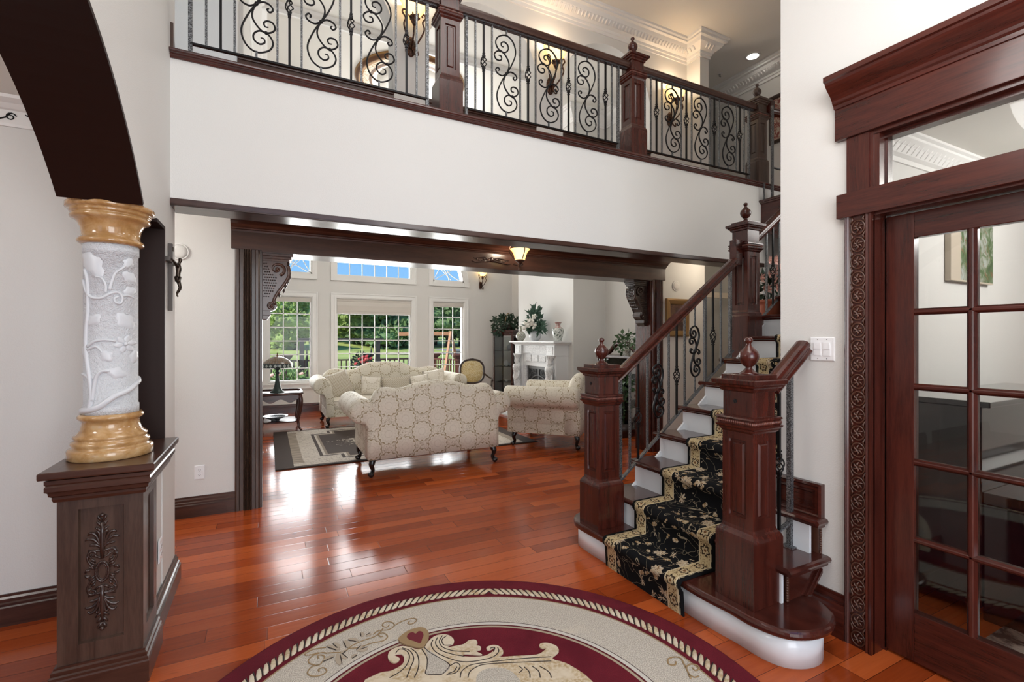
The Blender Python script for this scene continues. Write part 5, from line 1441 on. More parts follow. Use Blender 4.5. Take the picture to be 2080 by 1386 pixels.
# things on the mantel
m=Mat('celadon_floral',(.5,.5,.4),.25,coat=.3); n=m.noise(m.coord('Object'),34,4,.6,2.0); n2=m.noise(m.coord('Object'),20,2,.5); cz=m.mix(n.step(.47,.56),(.52,.53,.48),(.20,.17,.13)); m.set('Base Color',m.mix(n2.step(.55,.62),cz,(.34,.36,.26))); M['celadon']=m.m
v1=thing('vase','slender-necked speckled green vase on the left end of the mantel','vase',(4.46,8.37,1.42))
b=MB(); b.lathe([(.05,0),(.052,.012),(.07,.03),(.098,.075),(.100,.105),(.085,.145),(.05,.18),(.028,.205),(.022,.24),(.030,.275),(.036,.30),(.030,.298),(.015,.25)],(0,0,0),28); b.build('body',M['celadon'],v1,local=True)
m=Mat('painted_porcelain',(.6,.6,.6),.2,coat=.4); c=m.coord('Object'); x,y,z=m.xyz(c); n=m.noise(c,22,4,.6,2.2); n3=m.noise(c,40,2,.5)
body=m.mix(n.step(.53,.58),(.60,.62,.58),(.06,.09,.08)); nk=m.mix(n3.step(.45,.55),(.36,.18,.17),(.5,.42,.38)); m.set('Base Color',m.mix(z.gt(.225),body,nk)); M['porcelain']=m.m
v2=thing('vase','tall painted porcelain vase on the right end of the mantel','vase',(4.47,7.02,1.42))
b=MB(); b.lathe([(.062,0),(.066,.01),(.070,.04),(.088,.10),(.105,.17),(.100,.205),(.078,.23),(.048,.25),(.040,.275),(.046,.30),(.062,.325),(.064,.332),(.052,.33),(.03,.28)],(0,0,0),30); b.build('body',M['porcelain'],v2,local=True)
def leaves(b,c,n,R_,L,W,seed,squash=1.0,up=.3,tip=None):
    """scatter n folded leaf blades around c"""
    q=random.Random(seed); c=Vector(c)
    for i in range(n):
        d=Vector((q.gauss(0,1),q.gauss(0,1),q.gauss(0,1)*squash)); d.normalize(); p=c+Vector((d.x*R_[0],d.y*R_[1],d.z*R_[2]))*(q.random()**.45)
        a=(d+Vector((q.gauss(0,.5),q.gauss(0,.5),q.gauss(0,.4)+up))).normalized(); s=a.cross(Vector((q.gauss(0,1),q.gauss(0,1),q.gauss(0,1)))).normalized()
        nn=a.cross(s); l=L*q.uniform(.6,1.25); w=W*q.uniform(.7,1.2)
        b.add([p,p+a*l*.45+s*w/2+nn*w*.12,p+a*l*.5-nn*w*.10,p+a*l*.45-s*w/2+nn*w*.12,p+a*l-nn*l*.12],[(0,1,2),(0,2,3),(1,4,2),(2,4,3)])
fa=thing('flower_arrangement','white and blue-green flower arrangement in a round white pot on the mantel','flower arrangement',(4.42,7.73,1.42))
b=MB(); b.lathe([(.05,0),(.06,.008),(.095,.04),(.112,.09),(.108,.14),(.085,.175),(.075,.185),(.082,.195),(.07,.19),(.05,.15)],(0,0,0),30); b.build('pot',M['white_marble_smooth'],fa,local=True)
b=MB(); leaves(b,(-.03,0,.34),260,(.13,.20,.20),.10,.05,3,up=.25); leaves(b,(0,-.02,.52),90,(.08,.10,.12),.09,.045,4,up=.7); leaves(b,(0,-.16,.24),60,(.06,.10,.09),.11,.045,5,up=-.5); b.build('foliage',M['leaf_bluegreen'],fa,local=True)
b=MB(); leaves(b,(0,.06,.22),70,(.10,.12,.05),.09,.06,6,up=-.1); b.build('foliage',M['leaf_green'],fa,local=True)
q=random.Random(5)
for p in [(-.11-.87*k,-.19+.5*k,z) for k,z in ((.0,.27),(.08,.31),(.14,.27),(.04,.36),(.11,.38),(.17,.33),(.02,.44),(.20,.24))]:
    b=MB()
    for k in range(9): b.sphere((p[0]+q.gauss(0,.016),p[1]+q.gauss(0,.016),p[2]+q.gauss(0,.014)),.022,7,5)
    b.build('blossom',M['flower_white'],fa,local=True)
# curio cabinet with ivy basket
cu=thing('curio_cabinet','tall dark corner curio cabinet with glass doors left of the fireplace','cabinet',(4.83,9.72,0),R(45))
w_=.31; H=1.66
b=MB(); b.box(-w_,w_,-.23,.23,0,.12,.006); b.build('plinth',M['mahogany_h'],cu,local=True)
b=MB(); b.box(-w_-.02,w_+.02,-.25,.25,H-.06,H,.01); b.box(-w_,w_,-.23,.23,H-.12,H-.06); b.build('cornice',M['mahogany_h'],cu,local=True)
b=MB(); b.box(-w_,w_,.21,.23,.12,H-.12); b.build('back_panel',M['cabinet_back'] if 'cabinet_back' in M else plain('cabinet_back',(.62,.61,.60),.4),cu,local=True)
b=MB()
for x in (-w_,w_-.035):
    for y in (-.23,.195): b.box(x,x+.035,y,y+.035,.12,H-.12)
b.build('corner_posts',M['mahogany'],cu,local=True)
for s in (-1,1):
    x0_,x1_=(-w_+.035,-.004) if s<0 else (.004,w_-.035)
    b=MB(); frame_rect(b,x0_,x1_,.13,H-.13,.04,-.235,-.215); dr=b.build('door',M['mahogany'],cu,local=True)
    b=MB(); b.box(x0_+.04,x1_-.04,-.228,-.224,.17,H-.17); b.build('door_glass',M['cabinet_glass'],dr,local=True)
    b=MB(); b.box((-w_ if s<0 else w_-.004),(-w_+.004 if s<0 else w_),-.195,.195,.14,H-.14); b.build('side_glass',M['cabinet_glass'],cu,local=True)
for z in (.5,.85,1.2): b=MB(); b.box(-w_+.03,w_-.03,-.19,.20,z,z+.008); b.build('glass_shelf',M['cabinet_glass'],cu,local=True)
Mc=wm(cu)
for i,(x,z,sh_) in enumerate(((.12,.858,'cup'),(-.12,.858,'jar'),(.1,1.208,'jar'),(-.1,.508,'cup'))):
    p=Mc@Vector((x,-.02,z)); t=thing('china_'+sh_,['white china cup on the middle shelf of the curio cabinet','white china jar on the middle shelf of the curio cabinet','white china jar on the top shelf of the curio cabinet','white china cup on the low shelf of the curio cabinet'][i],'china',p)
    b=MB(); b.lathe([(.02,0),(.022,.005),(.04,.03),(.045,.06),(.04,.055),(.02,.01)] if sh_=='cup' else [(.03,0),(.05,.03),(.055,.07),(.04,.11),(.02,.125),(.012,.14),(.001,.145)],(0,0,0),16); b.build('body',M['white_marble_smooth'],t,local=True)
iv=thing('ivy_basket','handled wicker basket of trailing dark ivy on top of the curio cabinet','potted plant',(4.80,9.66,1.66))
b=MB(); b.lathe([(.13,0),(.15,.05),(.17,.12),(.16,.12),(.13,.02)],(0,0,0),20); b.build('basket',M['carved_dark'],iv,local=True)
b=MB(); b.tube([(.17*math.cos(a)*.7,.17*math.cos(a)*.7-.06*math.sin(a),.12+.26*math.sin(a)) for a in [PI*i/16 for i in range(17)]],.011,6); b.build('handle',M['basket'],iv,local=True)
b=MB(); leaves(b,(-.02,-.02,.17),420,(.34,.34,.17),.085,.06,9,up=-.05); leaves(b,(-.26,-.12,.02),90,(.14,.14,.14),.08,.055,10,up=-.6); b.build('foliage',M['leaf_dark'],iv,local=True)
# display cabinet on the right with plant
dc=thing('display_cabinet','mahogany and glass display cabinet with curved pediment behind the newel post','cabinet',(5.06,5.95,0))
b=MB(); b.box(4.80,5.31,5.56,6.36,0,.10,.006); b.build('plinth',M['mahogany_y'],dc)
b=MB(); b.box(4.79,5.315,5.55,6.37,1.16,1.20,.008); b.build('top',M['mahogany_y'],dc)
for x in (4.80,5.28):
    for y in (5.56,6.33): b=MB(); b.box(x,x+.03,y,y+.03,.10,1.16); b.build('post',M['mahogany'],dc)
b=MB(); b.box(4.812,4.816,5.59,6.33,.10,1.16); b.build('door_glass',M['cabinet_glass'],dc)
b=MB(); b.box(4.83,5.28,5.572,5.576,.10,1.16); b.build('side_glass',M['cabinet_glass'],dc)
b=MB(); b.box(5.295,5.305,5.59,6.33,.1,1.16); b.build('mirror_back',M['mirror_silver'],dc)
for z in (.42,.76): b=MB(); b.box(4.83,5.29,5.59,6.33,z,z+.008); b.build('glass_shelf',M['cabinet_glass'],dc)
b=MB()
for s in (-1,1):
    P=spline([(5.0,5.96+s*.40,1.23),(5.0,5.96+s*.30,1.26),(5.0,5.96+s*.20,1.345),(5.0,5.96+s*.10,1.385),(5.0,5.96+s*.03,1.355)],6)
    b.tube(P,[.038]*len(P),8,flat=((1,0,0),.8))
b.build('pediment',M['mahogany_y'],dc)
q=random.Random(12); kk=0
for z in (.10,.428,.768):
    for i in range(4):
        y=5.68+.17*i+q.uniform(-.02,.02); x=5.0+q.uniform(-.06,.08); kk+=1
        t=thing('crystal_piece','small crystal piece inside the mahogany display cabinet','glassware',(x,y,z),0,'crystal pieces in the display cabinet')
        b=MB(); h=q.uniform(.08,.2); r=q.uniform(.03,.06); b.lathe([(r*.7,0),(r*.75,.006),(r*.2,.02),(r*.2,h*.4),(r,h*.6),(r*1.05,h),(r*.9,h),(r*.7,h*.65)],(0,0,0),12); b.build('body',M['blue_china'],t,local=True)
pl=thing('potted_plant','trailing green pothos in a small pot on the display cabinet','potted plant',(4.95,5.80,1.20))
b=MB(); b.lathe([(.05,0),(.065,.08),(.068,.1),(.058,.1),(.05,.03)],(0,0,0),18); b.build('pot',M['celadon'],pl,local=True)
b=MB(); leaves(b,(0,.03,.20),60,(.14,.26,.16),.09,.065,21,up=.1); b.build('foliage',M['leaf_green'],pl,local=True)
b=MB()
for k in range(7):
    a=k*.9; b.tube(spline([(0,0,.08),(.08*math.cos(a),.1*math.sin(a),.25),(.14*math.cos(a),.24*math.sin(a),.24),(.16*math.cos(a),.30*math.sin(a),.10)],4),.004,5)
b.build('stems',M['leaf_green'],pl,local=True)
pl2=thing('trailing_plant','green leafy plant hanging beside the display cabinet below the handrail','potted plant',(4.74,5.62,0))
b=MB(); b.lathe([(.10,0),(.13,.2),(.12,.2),(.09,.03)],(0,0,0),18); b.build('pot',M['carved_dark'],pl2,local=True)
b=MB(); b.tube([(0,0,.1),(.02,.02,.5),(0,0,.85)],.008,6); b.build('stems',M['leaf_green'],pl2,local=True)
b=MB(); leaves(b,(0,0,.78),70,(.10,.12,.20),.10,.07,23,up=.1); leaves(b,(0,0,.45),30,(.10,.12,.2),.08,.055,24,up=.1); b.build('foliage',M['leaf_green'],pl2,local=True)
b=MB(); b.box(5.306,5.318,6.30,6.46,1.36,1.54,.003); o=b.build('wall_plate',plain('plate_grey',(.42,.40,.39),.4)); tag(o,'small grey square plate on the living room wall above the cabinet','wall plate')
# iron sconces ------------------------------------------------------------------
def sconce(label,x,y,z,s=1.0,group=None,glassonly=False):
    """z = bottom of glass bowl; wall plane at y, light sticks out to -y"""
    t=thing('wall_sconce',label,'wall sconce',(x,y,z),0,group)
    yo=y-.13*s
    b=MB(); b.lathe([(.028*s,0),(.05*s,.008*s),(.085*s,.045*s),(.115*s,.10*s),(.125*s,.15*s),(.145*s,.175*s),(.138*s,.175*s),(.115*s,.14*s),(.10*s,.09*s),(.06*s,.03*s),(.001,.016*s)],(x,yo,z),28); b.build('glass_bowl',M['amber_glass'],t)
    b=MB(); b.lathe([(.001,-.085*s),(.012*s,-.08*s),(.022*s,-.06*s),(.030*s,-.045*s),(.022*s,-.03*s),(.036*s,-.02*s),(.045*s,.004*s),(.038*s,.008*s),(.02*s,.0)],(x,yo,z),16)
    for k in range(6):
        a=k*PI/3; b.tube([(x+.03*s*math.cos(a),yo+.03*s*math.sin(a),z-.02*s),(x+.05*s*math.cos(a),yo+.05*s*math.sin(a),z),(x+.056*s*math.cos(a),yo+.056*s*math.sin(a),z+.018*s)],[.008*s,.009*s,.004*s],5)
    b.build('socket_cup',M['iron_rust'],t)
    b=MB()
    for q in (-1,1):
        P=spline([(x+q*.015*s,y-.02*s,z-.26*s),(x+q*.055*s,yo+.04*s,z-.20*s),(x+q*.10*s,yo,z-.10*s),(x+q*.085*s,yo,z-.03*s),(x+q*.115*s,yo,z+.02*s),(x+q*.10*s,yo,z+.05*s),(x+q*.075*s,yo,z+.04*s),(x+q*.085*s,yo,z+.02*s)],5); b.tube(P,.0085*s,7)
        P=spline([(x+q*.01*s,y-.02*s,z-.24*s),(x+q*.03*s,y-.05*s,z-.31*s),(x+q*.06*s,y-.05*s,z-.31*s),(x+q*.055*s,y-.05*s,z-.27*s)],5); b.tube(P,.0075*s,7)
    b.tube([(x,yo,z-.08*s),(x,yo+.02*s,z-.16*s),(x,y-.02*s,z-.25*s)],.009*s,7)
    b.build('scroll_arms',M['iron_rust'],t)
    b=MB(); b.loft([[(x+r*s*.5*math.cos(2*PI*i/20),y-d,z-.22*s+r*s*math.sin(2*PI*i/20)) for i in range(20)] for r,d in ((.10,0),(.10,.008),(.08,.014))],True,True,True); b.build('back_plate',M['iron_rust'],t)
    return t
GS='amber sconces of the gallery wall'
sconce('lit amber sconce on the gallery pier left of the first newel post',1.263,4.70,4.58,1.0,GS)
sconce('lit amber sconce on the gallery pier behind the middle railing bay',2.885,4.70,4.58,1.0,GS)
sconce('lit amber sconce on the gallery pier behind the right railing bay',4.737,4.70,4.58,1.0,GS)
sconce('small lit sconce high on the living room window wall',4.49,10.45,2.93,.9)
# ceiling light under the gallery
LXp,LYp,LZ=2.314,4.36,2.263
t=thing('hanging_light','lit amber bell-shaped light hanging in front of the header','ceiling light',(LXp,LYp,2.67))
b=MB(); b.lathe([(.046,0),(.052,.01),(.062,.05),(.076,.085),(.096,.11),(.104,.118),(.097,.118),(.07,.085),(.055,.045),(.04,.012),(.001,.008)],(LXp,LYp,LZ),28); b.build('glass_bell',M['amber_glass'],t)
b=MB(); b.lathe([(.001,-.09),(.014,-.085),(.016,-.075),(.008,-.065),(.012,-.045),(.014,-.03),(.034,-.012),(.052,.0),(.050,.008),(.02,.006)],(LXp,LYp,LZ),16)
for q in range(3):
    a=q*2*PI/3+.5; P=[(.02,-.05),(.06,-.045),(.06,-.03),(.04,-.035)]
    b.tube([(LXp+r*math.cos(a),LYp+r*math.sin(a),LZ+z) for r,z in spline(P,4)],.005,6)
    P=spline([(.03,-.01),(.085,.05),(.108,.11),(.09,.20),(.04,.32),(.02,.44)],5); b.tube([(LXp+r*math.cos(a),LYp+r*math.sin(a),LZ+z) for r,z in P],.0055,6)
b.build('iron_cage',M['iron_rust'],t)
b=MB(); b.lathe([(.06,.44),(.06,.46),(.02,.47)],(LXp,LYp,LZ),20); b.build('canopy',M['iron_rust'],t)

# gallery ceiling fittings, stairwell picture
t=thing('recessed_light','lit recessed downlight in the gallery ceiling','downlight',(6.02,4.42,5.4))
b=MB(); b.lathe([(.075,-.004),(.10,-.008),(.105,0),(.075,0)],(6.02,4.42,5.4),32); b.build('trim_ring',M['trim_white'],t)
b=MB(); b.lathe([(.001,-.003),(.074,-.003),(.074,0),(.001,0)],(6.02,4.42,5.4),32); b.build('lens',M['can_bulb'],t)
t=thing('sprinkler_head','small ceiling sprinkler head near the recessed light','sprinkler',(5.98,4.93,5.4))
b=MB(); b.lathe([(.03,-.004),(.034,0),(.001,0)],(5.98,4.93,5.4),16); b.build('escutcheon',M['trim_white'],t)
b=MB(); b.tube([(5.98,4.93,5.395),(5.98,4.93,5.36)],.007,6); b.tube([(5.965,4.93,5.358),(5.995,4.93,5.358)],.006,6); b.build('nozzle',M['screen_iron'],t)
def picture(name,label,o,ux,n,w,h,fw,frame,inner,depth=.03):
    o=Vector(o); ux=Vector(ux); n=Vector(n); t=thing(name,label,'picture',tuple(o))
    def P(a,z,d): p=o+ux*a+n*d; return (p.x,p.y,o.z+z)
    b=MB(); rr=[]
    for e,d in ((0,0),(0,depth),(fw*.3,depth*1.15),(fw*.8,depth*.8),(fw,depth*.55),(fw,depth*.3)):
        rr.append([P(e,e,d),P(w-e,e,d),P(w-e,h-e,d),P(e,h-e,d)])
    b.loft(rr,True,False,False); b.build('frame',frame,t)
    b=MB(); b.add([P(fw,fw,depth*.3),P(w-fw,fw,depth*.3),P(w-fw,h-fw,depth*.3),P(fw,h-fw,depth*.3),P(fw,fw,depth*.1),P(w-fw,fw,depth*.1),P(w-fw,h-fw,depth*.1),P(fw,h-fw,depth*.1)],[(0,1,2,3),(7,6,5,4),(0,4,5,1),(1,5,6,2),(2,6,7,3),(3,7,4,0)]); b.build('canvas',inner,t)
    return t
m=Mat('red_tapestry',(.3,.1,.08),.8); n=m.noise(m.coord('Object'),16,5,.65,2.0); m.set('Base Color',m.mix(n.step(.42,.55),(.50,.42,.34),(.22,.05,.04))); tap=m.m
picture('framed_picture','framed red floral hanging on the stairwell wall beyond the gallery end',(6.399,4.42,4.22),(0,-1,0),(-1,0,0),1.1,.68,.05,M['walnut'],tap)
m=Mat('dark_landscape',(.05,.03,.03),.6); n=m.noise(m.coord('Object'),9,4,.6); m.set('Base Color',m.mix(n.step(.35,.65),(.055,.026,.024),(.16,.085,.05))); lan=m.m
m=Mat('bronze_frame',(.30,.18,.07),.35,metal=.4); M['bronze_frame']=m.m
picture('framed_picture','dark painting in a wide bronze frame on the hall wall behind the stair railing',(4.64,4.68,1.49),(1,0,0),(0,-1,0),.40,.50,.075,m.m,lan,.035)
# hall beyond: door casing and panel
b=MB(); b.box(5.37,5.47,4.93,8.9,0,2.67); struct(b.build('wall_hall', M['wall_paint_hall']))
b=MB(); b.box(5.52,5.60,4.95,5.0,0,2.15); b.box(6.30,6.38,4.95,5.0,0,2.15); b.box(5.52,6.38,4.95,5.0,2.07,2.15); struct(b.build('trim_14',M['wall_paint_hall']),'tan door casing at the end of the hall')
# pot with pink flowers on the landing
fpt=thing('flower_pot','terracotta pot of pink lilies standing on a stair tread behind the tall newel post','potted plant',(4.26,2.935,RISE*9))
b=MB(); b.lathe([(.07,0),(.09,.02),(.12,.09),(.125,.13),(.135,.14),(.135,.16),(.12,.16),(.09,.05)],(0,0,0),26); b.build('pot',M['terracotta'],fpt,local=True)
b=MB(); leaves(b,(0,.02,.28),90,(.14,.12,.15),.12,.05,31,up=.3); b.build('foliage',M['leaf_dark'],fpt,local=True)
q=random.Random(8)
for k in range(20):
    a=q.uniform(0,6.28); r=q.uniform(.03,.15); p=Vector((r*math.cos(a)-.06,r*math.sin(a)-.10,q.uniform(.24,.54)))
    b=MB()
    for j in range(6):
        aa=j*PI/3; d=Vector((math.cos(aa),-.35,math.sin(aa))); d.normalize(); s=d.cross(Vector((0,-1,0))).normalized()
        b.add([p,p+d*.03+s*.014,p+d*.055+Vector((0,-.01,0)),p+d*.03-s*.014],[(0,1,2,3)])
    b.sphere(tuple(p+Vector((0,-.012,0))),.008,6,4)
    b.build('blossom',M['flower_pink'],fpt,local=True)
b=MB(); b.box(4.115,4.38,2.79,3.10,RISE*9-.046,RISE*9); b.box(4.13,4.36,2.80,3.09,0,RISE*9-.046); b.build('flower_ledge',M['tread_wood'],st)
# ------------------------------------------------------------------ garden seen through the windows
m=Mat('lawn',(.2,.35,.05),.9); p=m.pos(); x,y,z=m.xyz(p); n=m.noise(p,.12,4,.6); n2=m.noise(p,3,3,.6)
st_=((y*.9).sin()*.5+.5)
m.set('Base Color',m.mix((n*.8+st_*.25).step(.3,.8),(.30,.36,.075),(.46,.50,.15))); M['lawn']=m.m
def gz(x,y): return -.9+(y-14.5)*.030+.25*math.sin(x*.09+y*.05)*min(1,(y-14.5)/60)+max(0,(y-58))*.055*max(0,min(1,(30-x)/16))
b=MB(); nx_,ny_=48,40; rows=[]
for j in range(ny_+1):
    y=14.5+205*(j/ny_)**1.6; row=[]
    for i in range(nx_+1):
        x=-70+190*i/nx_; zz=gz(x,y)
        row.append((x,y,zz))
    rows.append(row)
b.loft(rows,False,False,True); o=b.build('lawn',M['lawn']); o['kind']='structure'; o['label']='sunlit striped golf-course lawn beyond the deck'
plain('sand',(.62,.54,.40),.9)
for i,(x,y,rx,ry,lab) in enumerate(((12.5,47,5.5,2.4,'pale sand bunker left of the far house'),(22.5,45,5.0,2.0,'pale sand bunker below the far house'))):
    b=MB(); b.lathe([(.001,.05),(.8,.04),(1,0)],(0,0,0),24,True,rx,ry); o=b.build('sand_bunker',M['sand']); o.location=(x,y,gz(x,y)+.02); tag(o,lab,'sand bunker')
m=Mat('deck_board',(.20,.15,.12),.7); x,y,z=m.xyz(m.pos()); m.set('Base Color',m.mix(((y/.14).fract()).gt(.05),(.04,.03,.025),(.30,.26,.22))); M['deck']=m.m
b=MB(); b.box(-6,11,10.66,14.6,-.30,-.12); o=b.build('deck',M['deck']); o['kind']='structure'; o['label']='wooden deck outside the living room windows'
plain('deck_red',(.14,.045,.028),.6); plain('deck_dark',(.045,.022,.016),.6)
def railrun(label,xa,ya,xb,yb,mat='deck_dark',z0=-.12,ht=.99):
    t=thing('deck_railing',label,'deck railing',((xa+xb)/2,(ya+yb)/2,z0))
    A=Vector((xa,ya,0)); B=Vector((xb,yb,0)); L=(B-A).length; d=(B-A)/L
    b=MB(); b.bar(A+Vector((0,0,z0+ht)),B+Vector((0,0,z0+ht)),.10,.04); b.build('top_rail',M[mat],t)
    b=MB(); b.bar(A+Vector((0,0,z0+.10)),B+Vector((0,0,z0+.10)),.04,.06); b.build('bottom_rail',M[mat],t)
    n=int(L/.135)
    bb=MB(); bb.box(-.018,.018,-.018,.018,0,ht-.12); me=mesh_of(bb,'baluster',M[mat])
    for i in range(1,n):
        p=A+d*(L*i/n); put('baluster',me,t,(p.x,p.y,z0+.10))
    return t
railrun('dark deck railing behind the left and middle windows',-.2,14.3,4.45,14.3)
railrun('red-brown deck railing seen through the right tall window',4.45,14.2,5.05,11.7,'deck_red')
def capost(label,x,y,mat='deck_dark'):
    t=thing('deck_post',label,'deck post',(x,y,-.12),0,'capped deck posts')
    b=MB(); b.box(x-.06,x+.06,y-.06,y+.06,-.12,.90); b.build('post',M[mat],t)
    b=MB(); sq=lambda q,z:[(x+sx*q,y+sy*q,z) for sx,sy in ((-1,-1),(1,-1),(1,1),(-1,1))]; b.loft([sq(.075,.88),(sq(.085,.90)),sq(.15,.98),sq(.16,1.0),sq(.16,1.03),sq(.05,1.05)],True,True,False); b.build('cap',M[mat],t)
capost('flared deck post behind the stained-glass lamp',.43,14.28); capost('flared deck post beside the red flowers behind the sofa',2.56,14.28)
capost('flared deck post at the left of the right tall window',4.55,14.2,'deck_red'); capost('flared deck post at the right of the right tall window',4.85,12.9,'deck_red')
plain('pergola_black',(.012,.012,.013),.5)
t=thing('pergola','black metal pergola frame on the deck crossing the left and middle windows','pergola',(1.8,13.9,-.12))
for x in (.795,2.77): b=MB(); b.box(x-.055,x+.055,13.75,13.86,-.12,1.42); b.build('post',M['pergola_black'],t)
b=MB(); b.box(.70,2.90,13.72,13.88,1.42,1.49); b.build('beam',M['pergola_black'],t)
for x in (.93,2.63):
    b=MB(); b.lathe([(.07,-.12),(.05,.4),(.035,.9),(.012,1.2),(.001,1.25)],(x,14.05,0),8); o=b.build('folded_umbrella',M['pergola_black']); tag(o,'narrow dark folded umbrella beside the '+('left' if x<2 else 'right')+' pergola post','umbrella')
t=thing('garden_swing','tan wooden swing frame on the deck seen through the right tall window','swing',(4.7,13.0,-.12))
plain('swing_wood',(.42,.20,.10),.6)
b=MB(); b.bar((3.2,13.2,1.60),(4.72,13.1,1.62),.07,.10); b.build('beam',M['swing_wood'],t)
b=MB(); b.bar((4.69,13.1,1.68),(4.20,12.5,-.12),.06,.07); b.build('leg',M['swing_wood'],t)
b=MB(); b.bar((4.69,13.1,1.68),(5.12,13.2,-.12),.06,.07); b.build('leg',M['swing_wood'],t)
b=MB(); b.bar((4.25,12.55,.05),(5.08,13.18,.05),.05,.06); b.build('brace',M['swing_wood'],t)
def bush(label,c,r,n,mat,seed,flowers=None,nf=0):
    t=thing('flower_bush',label,'bush',(c[0],c[1],-.12))
    b=MB(); b.lathe([(.14,-.12),(.17,.10),(.15,.10),(.1,0)],(c[0],c[1],0),14); b.build('planter',M['deck_dark'],t)
    b=MB(); leaves(b,c,n,r,.15,.05,seed,up=.2); b.build('foliage',M[mat],t)
    if flowers:
        q=random.Random(seed)
        for k in range(nf):
            p=(c[0]+q.gauss(0,r[0]*.55),c[1]-r[1]*.6+q.gauss(0,.05),c[2]+q.uniform(-.2,.95)*r[2]); b=MB(); b.sphere(p,.042,7,5); b.sphere((p[0]+.03,p[1],p[2]+.02),.03,7,5); b.build('flower',M[flowers],t)
bush('leafy bush with pink flowers outside behind the stained-glass lamp',(.42,12.4,.44),(.42,.3,.34),420,'leaf_light',41,'flower_pink',7)
bush('bush of red flowers on the deck behind the sofa',(2.36,14.0,.80),(.26,.2,.22),240,'leaf_dark',42,'flower_red',16)
bush('green bush at the lower left of the right tall window',(4.02,12.6,.35),(.24,.24,.40),260,'leaf_green',43)
# trees: one crown mesh of leaf blades each
plain('bark',(.10,.07,.05),.9)
for i,cv in enumerate(((.30,.40,.11),(.15,.24,.09),(.040,.085,.050),(.085,.15,.085))):
    m=Mat('tree_leaf_%d'%i,cv,.8); n=m.noise(m.pos(),1.1,3,.6); m.set('Base Color',m.mix(n.step(.3,.7),tuple(v*.55 for v in cv),tuple(v*1.25 for v in cv))); M['tree%d'%i]=m.m
def tree(label,x,y,w,h,k,seed,trunk=.18):
    g=gz(x,y); h=h*.72; t=thing('tree',label,'tree',(x,y,g),0,'trees beyond the lawn')
    b=MB(); q=random.Random(seed)
    b.tube([(x,y,g-.2),(x+.1,y,g+h*.25),(x,y,g+h*.5)],[w*.03,w*.025,w*.012],7); b.build('trunk',M['bark'],t)
    b=MB(); lobes=[(Vector((q.gauss(0,w*.22),q.gauss(0,w*.2),h*.13+q.random()*h*.72))) for _ in range(15)]
    for L_ in lobes:
        f=(1-abs((L_.z/h)-.38)*1.0); r=w*.25*max(.35,f)
        leaves(b,(x+L_.x,y+L_.y,g+L_.z),150,(r*1.25,r*1.1,h*.15),w*.085,w*.075,q.randint(0,9999),up=.2)
        b.sphere((x+L_.x,y+L_.y,g+L_.z),r*.85,10,7,1.1,1,h*.12/r)
    b.build('crown',M['tree%d'%k],t)
def at(px,y): u=(px-1040)/972.; return (.45399+u*.89101)/(.89101-u*.45399)*y
spec=[(548,60,6,8.6,1,'dark pointed tree at the left edge of the left window'),(572,58,5.5,9.2,0,'bright green tree in the middle of the left window'),(598,56,5.5,9.6,0,'tall light green tree right of centre in the left window'),(628,74,7,9.5,1,'rounded tree at the right of the left window'),
 (722,66,6.4,8.6,0,'light green tree at the left of the wide window'),(750,62,9,10.2,0,'large bright green tree in the wide window'),(782,62,9,10.4,1,'large darker tree right of the bright tree'),(812,70,8,10.2,1,'round tree above the far house'),(690,80,5,6.5,1,'small tree at the far left of the wide window'),
 (885,66,7.5,10.5,1,'dense tree at the left of the right window'),(908,62,8,10.8,1,'dense tree in the middle of the right window'),(934,64,8,10.5,3,'blue-green tree at the right of the right window'),(844,84,7,9,3,'tree behind the casing between the windows'),(662,84,8,10,3,'dark tree behind the left casing')]
for i,(px,y,w,h,k,lab) in enumerate(spec): tree(lab,at(px,y),y,w,h,k,100+i)
b=MB()
q=random.Random(77)
for i in range(26):
    x=10+i*3.6 - 6; y=118+q.uniform(-6,6); r=q.uniform(5,7); b.sphere((x,y,gz(x,y)+2.5),r,14,10,1,1,1.05); leaves(b,(x,y,gz(x,y)+2.5),120,(r*1.05,r,r*1.1),1.6,1.4,i+500)
o=b.build('woods',M['tree2']); tag(o,'dark wooded hillside closing the view beyond the golf course','woods',kind='stuff')
# houses
plain('roof_tan',(.40,.28,.21),.8); plain('house_white',(.58,.58,.56),.7); plain('house_window',(.05,.06,.08),.2)
def house(label,px,y,w,h,d):
    x=at(px,y); g=gz(x,y); t=thing('house',label,'house',(x,y,g))
    b=MB(); b.box(x-w/2,x+w/2,y,y+d,g-.5,g+h); b.build('walls',M['house_white'],t)
    b=MB(); b.prism([(y-.5,g+h),(y+d+.5,g+h),(y+d/2,g+h+h*.85)],x-w/2-.4,x+w/2+.4,'x'); b.prism([(x+w*.12,g+h*.9),(x+w*.45,g+h*.9),(x+w*.285,g+h*1.55)],y-.8,y+d/2,'y'); b.build('roof',M['roof_tan'],t)
    for k in range(5):
        b=MB(); xx=x-w*.42+w*.20*k; b.box(xx,xx+w*.10,y-.06,y,g+h*.3,g+h*.8); b.build('window',M['house_window'],t)
house('far white house with a tan roof right of the big trees',822,98,6.2,1.6,5); house('far tan-roofed house between trees in the left window',584,88,5,2.6,5)
plain('asphalt',(.22,.22,.24),.9)
b=MB(); x=at(928,54); b.box(x-1.6,x+1.0,50,64,gz(x,56)-.05,gz(x,56)+.12); o=b.build('drive',M['asphalt']); tag(o,'grey strip of driveway on the lawn in the right window','driveway')
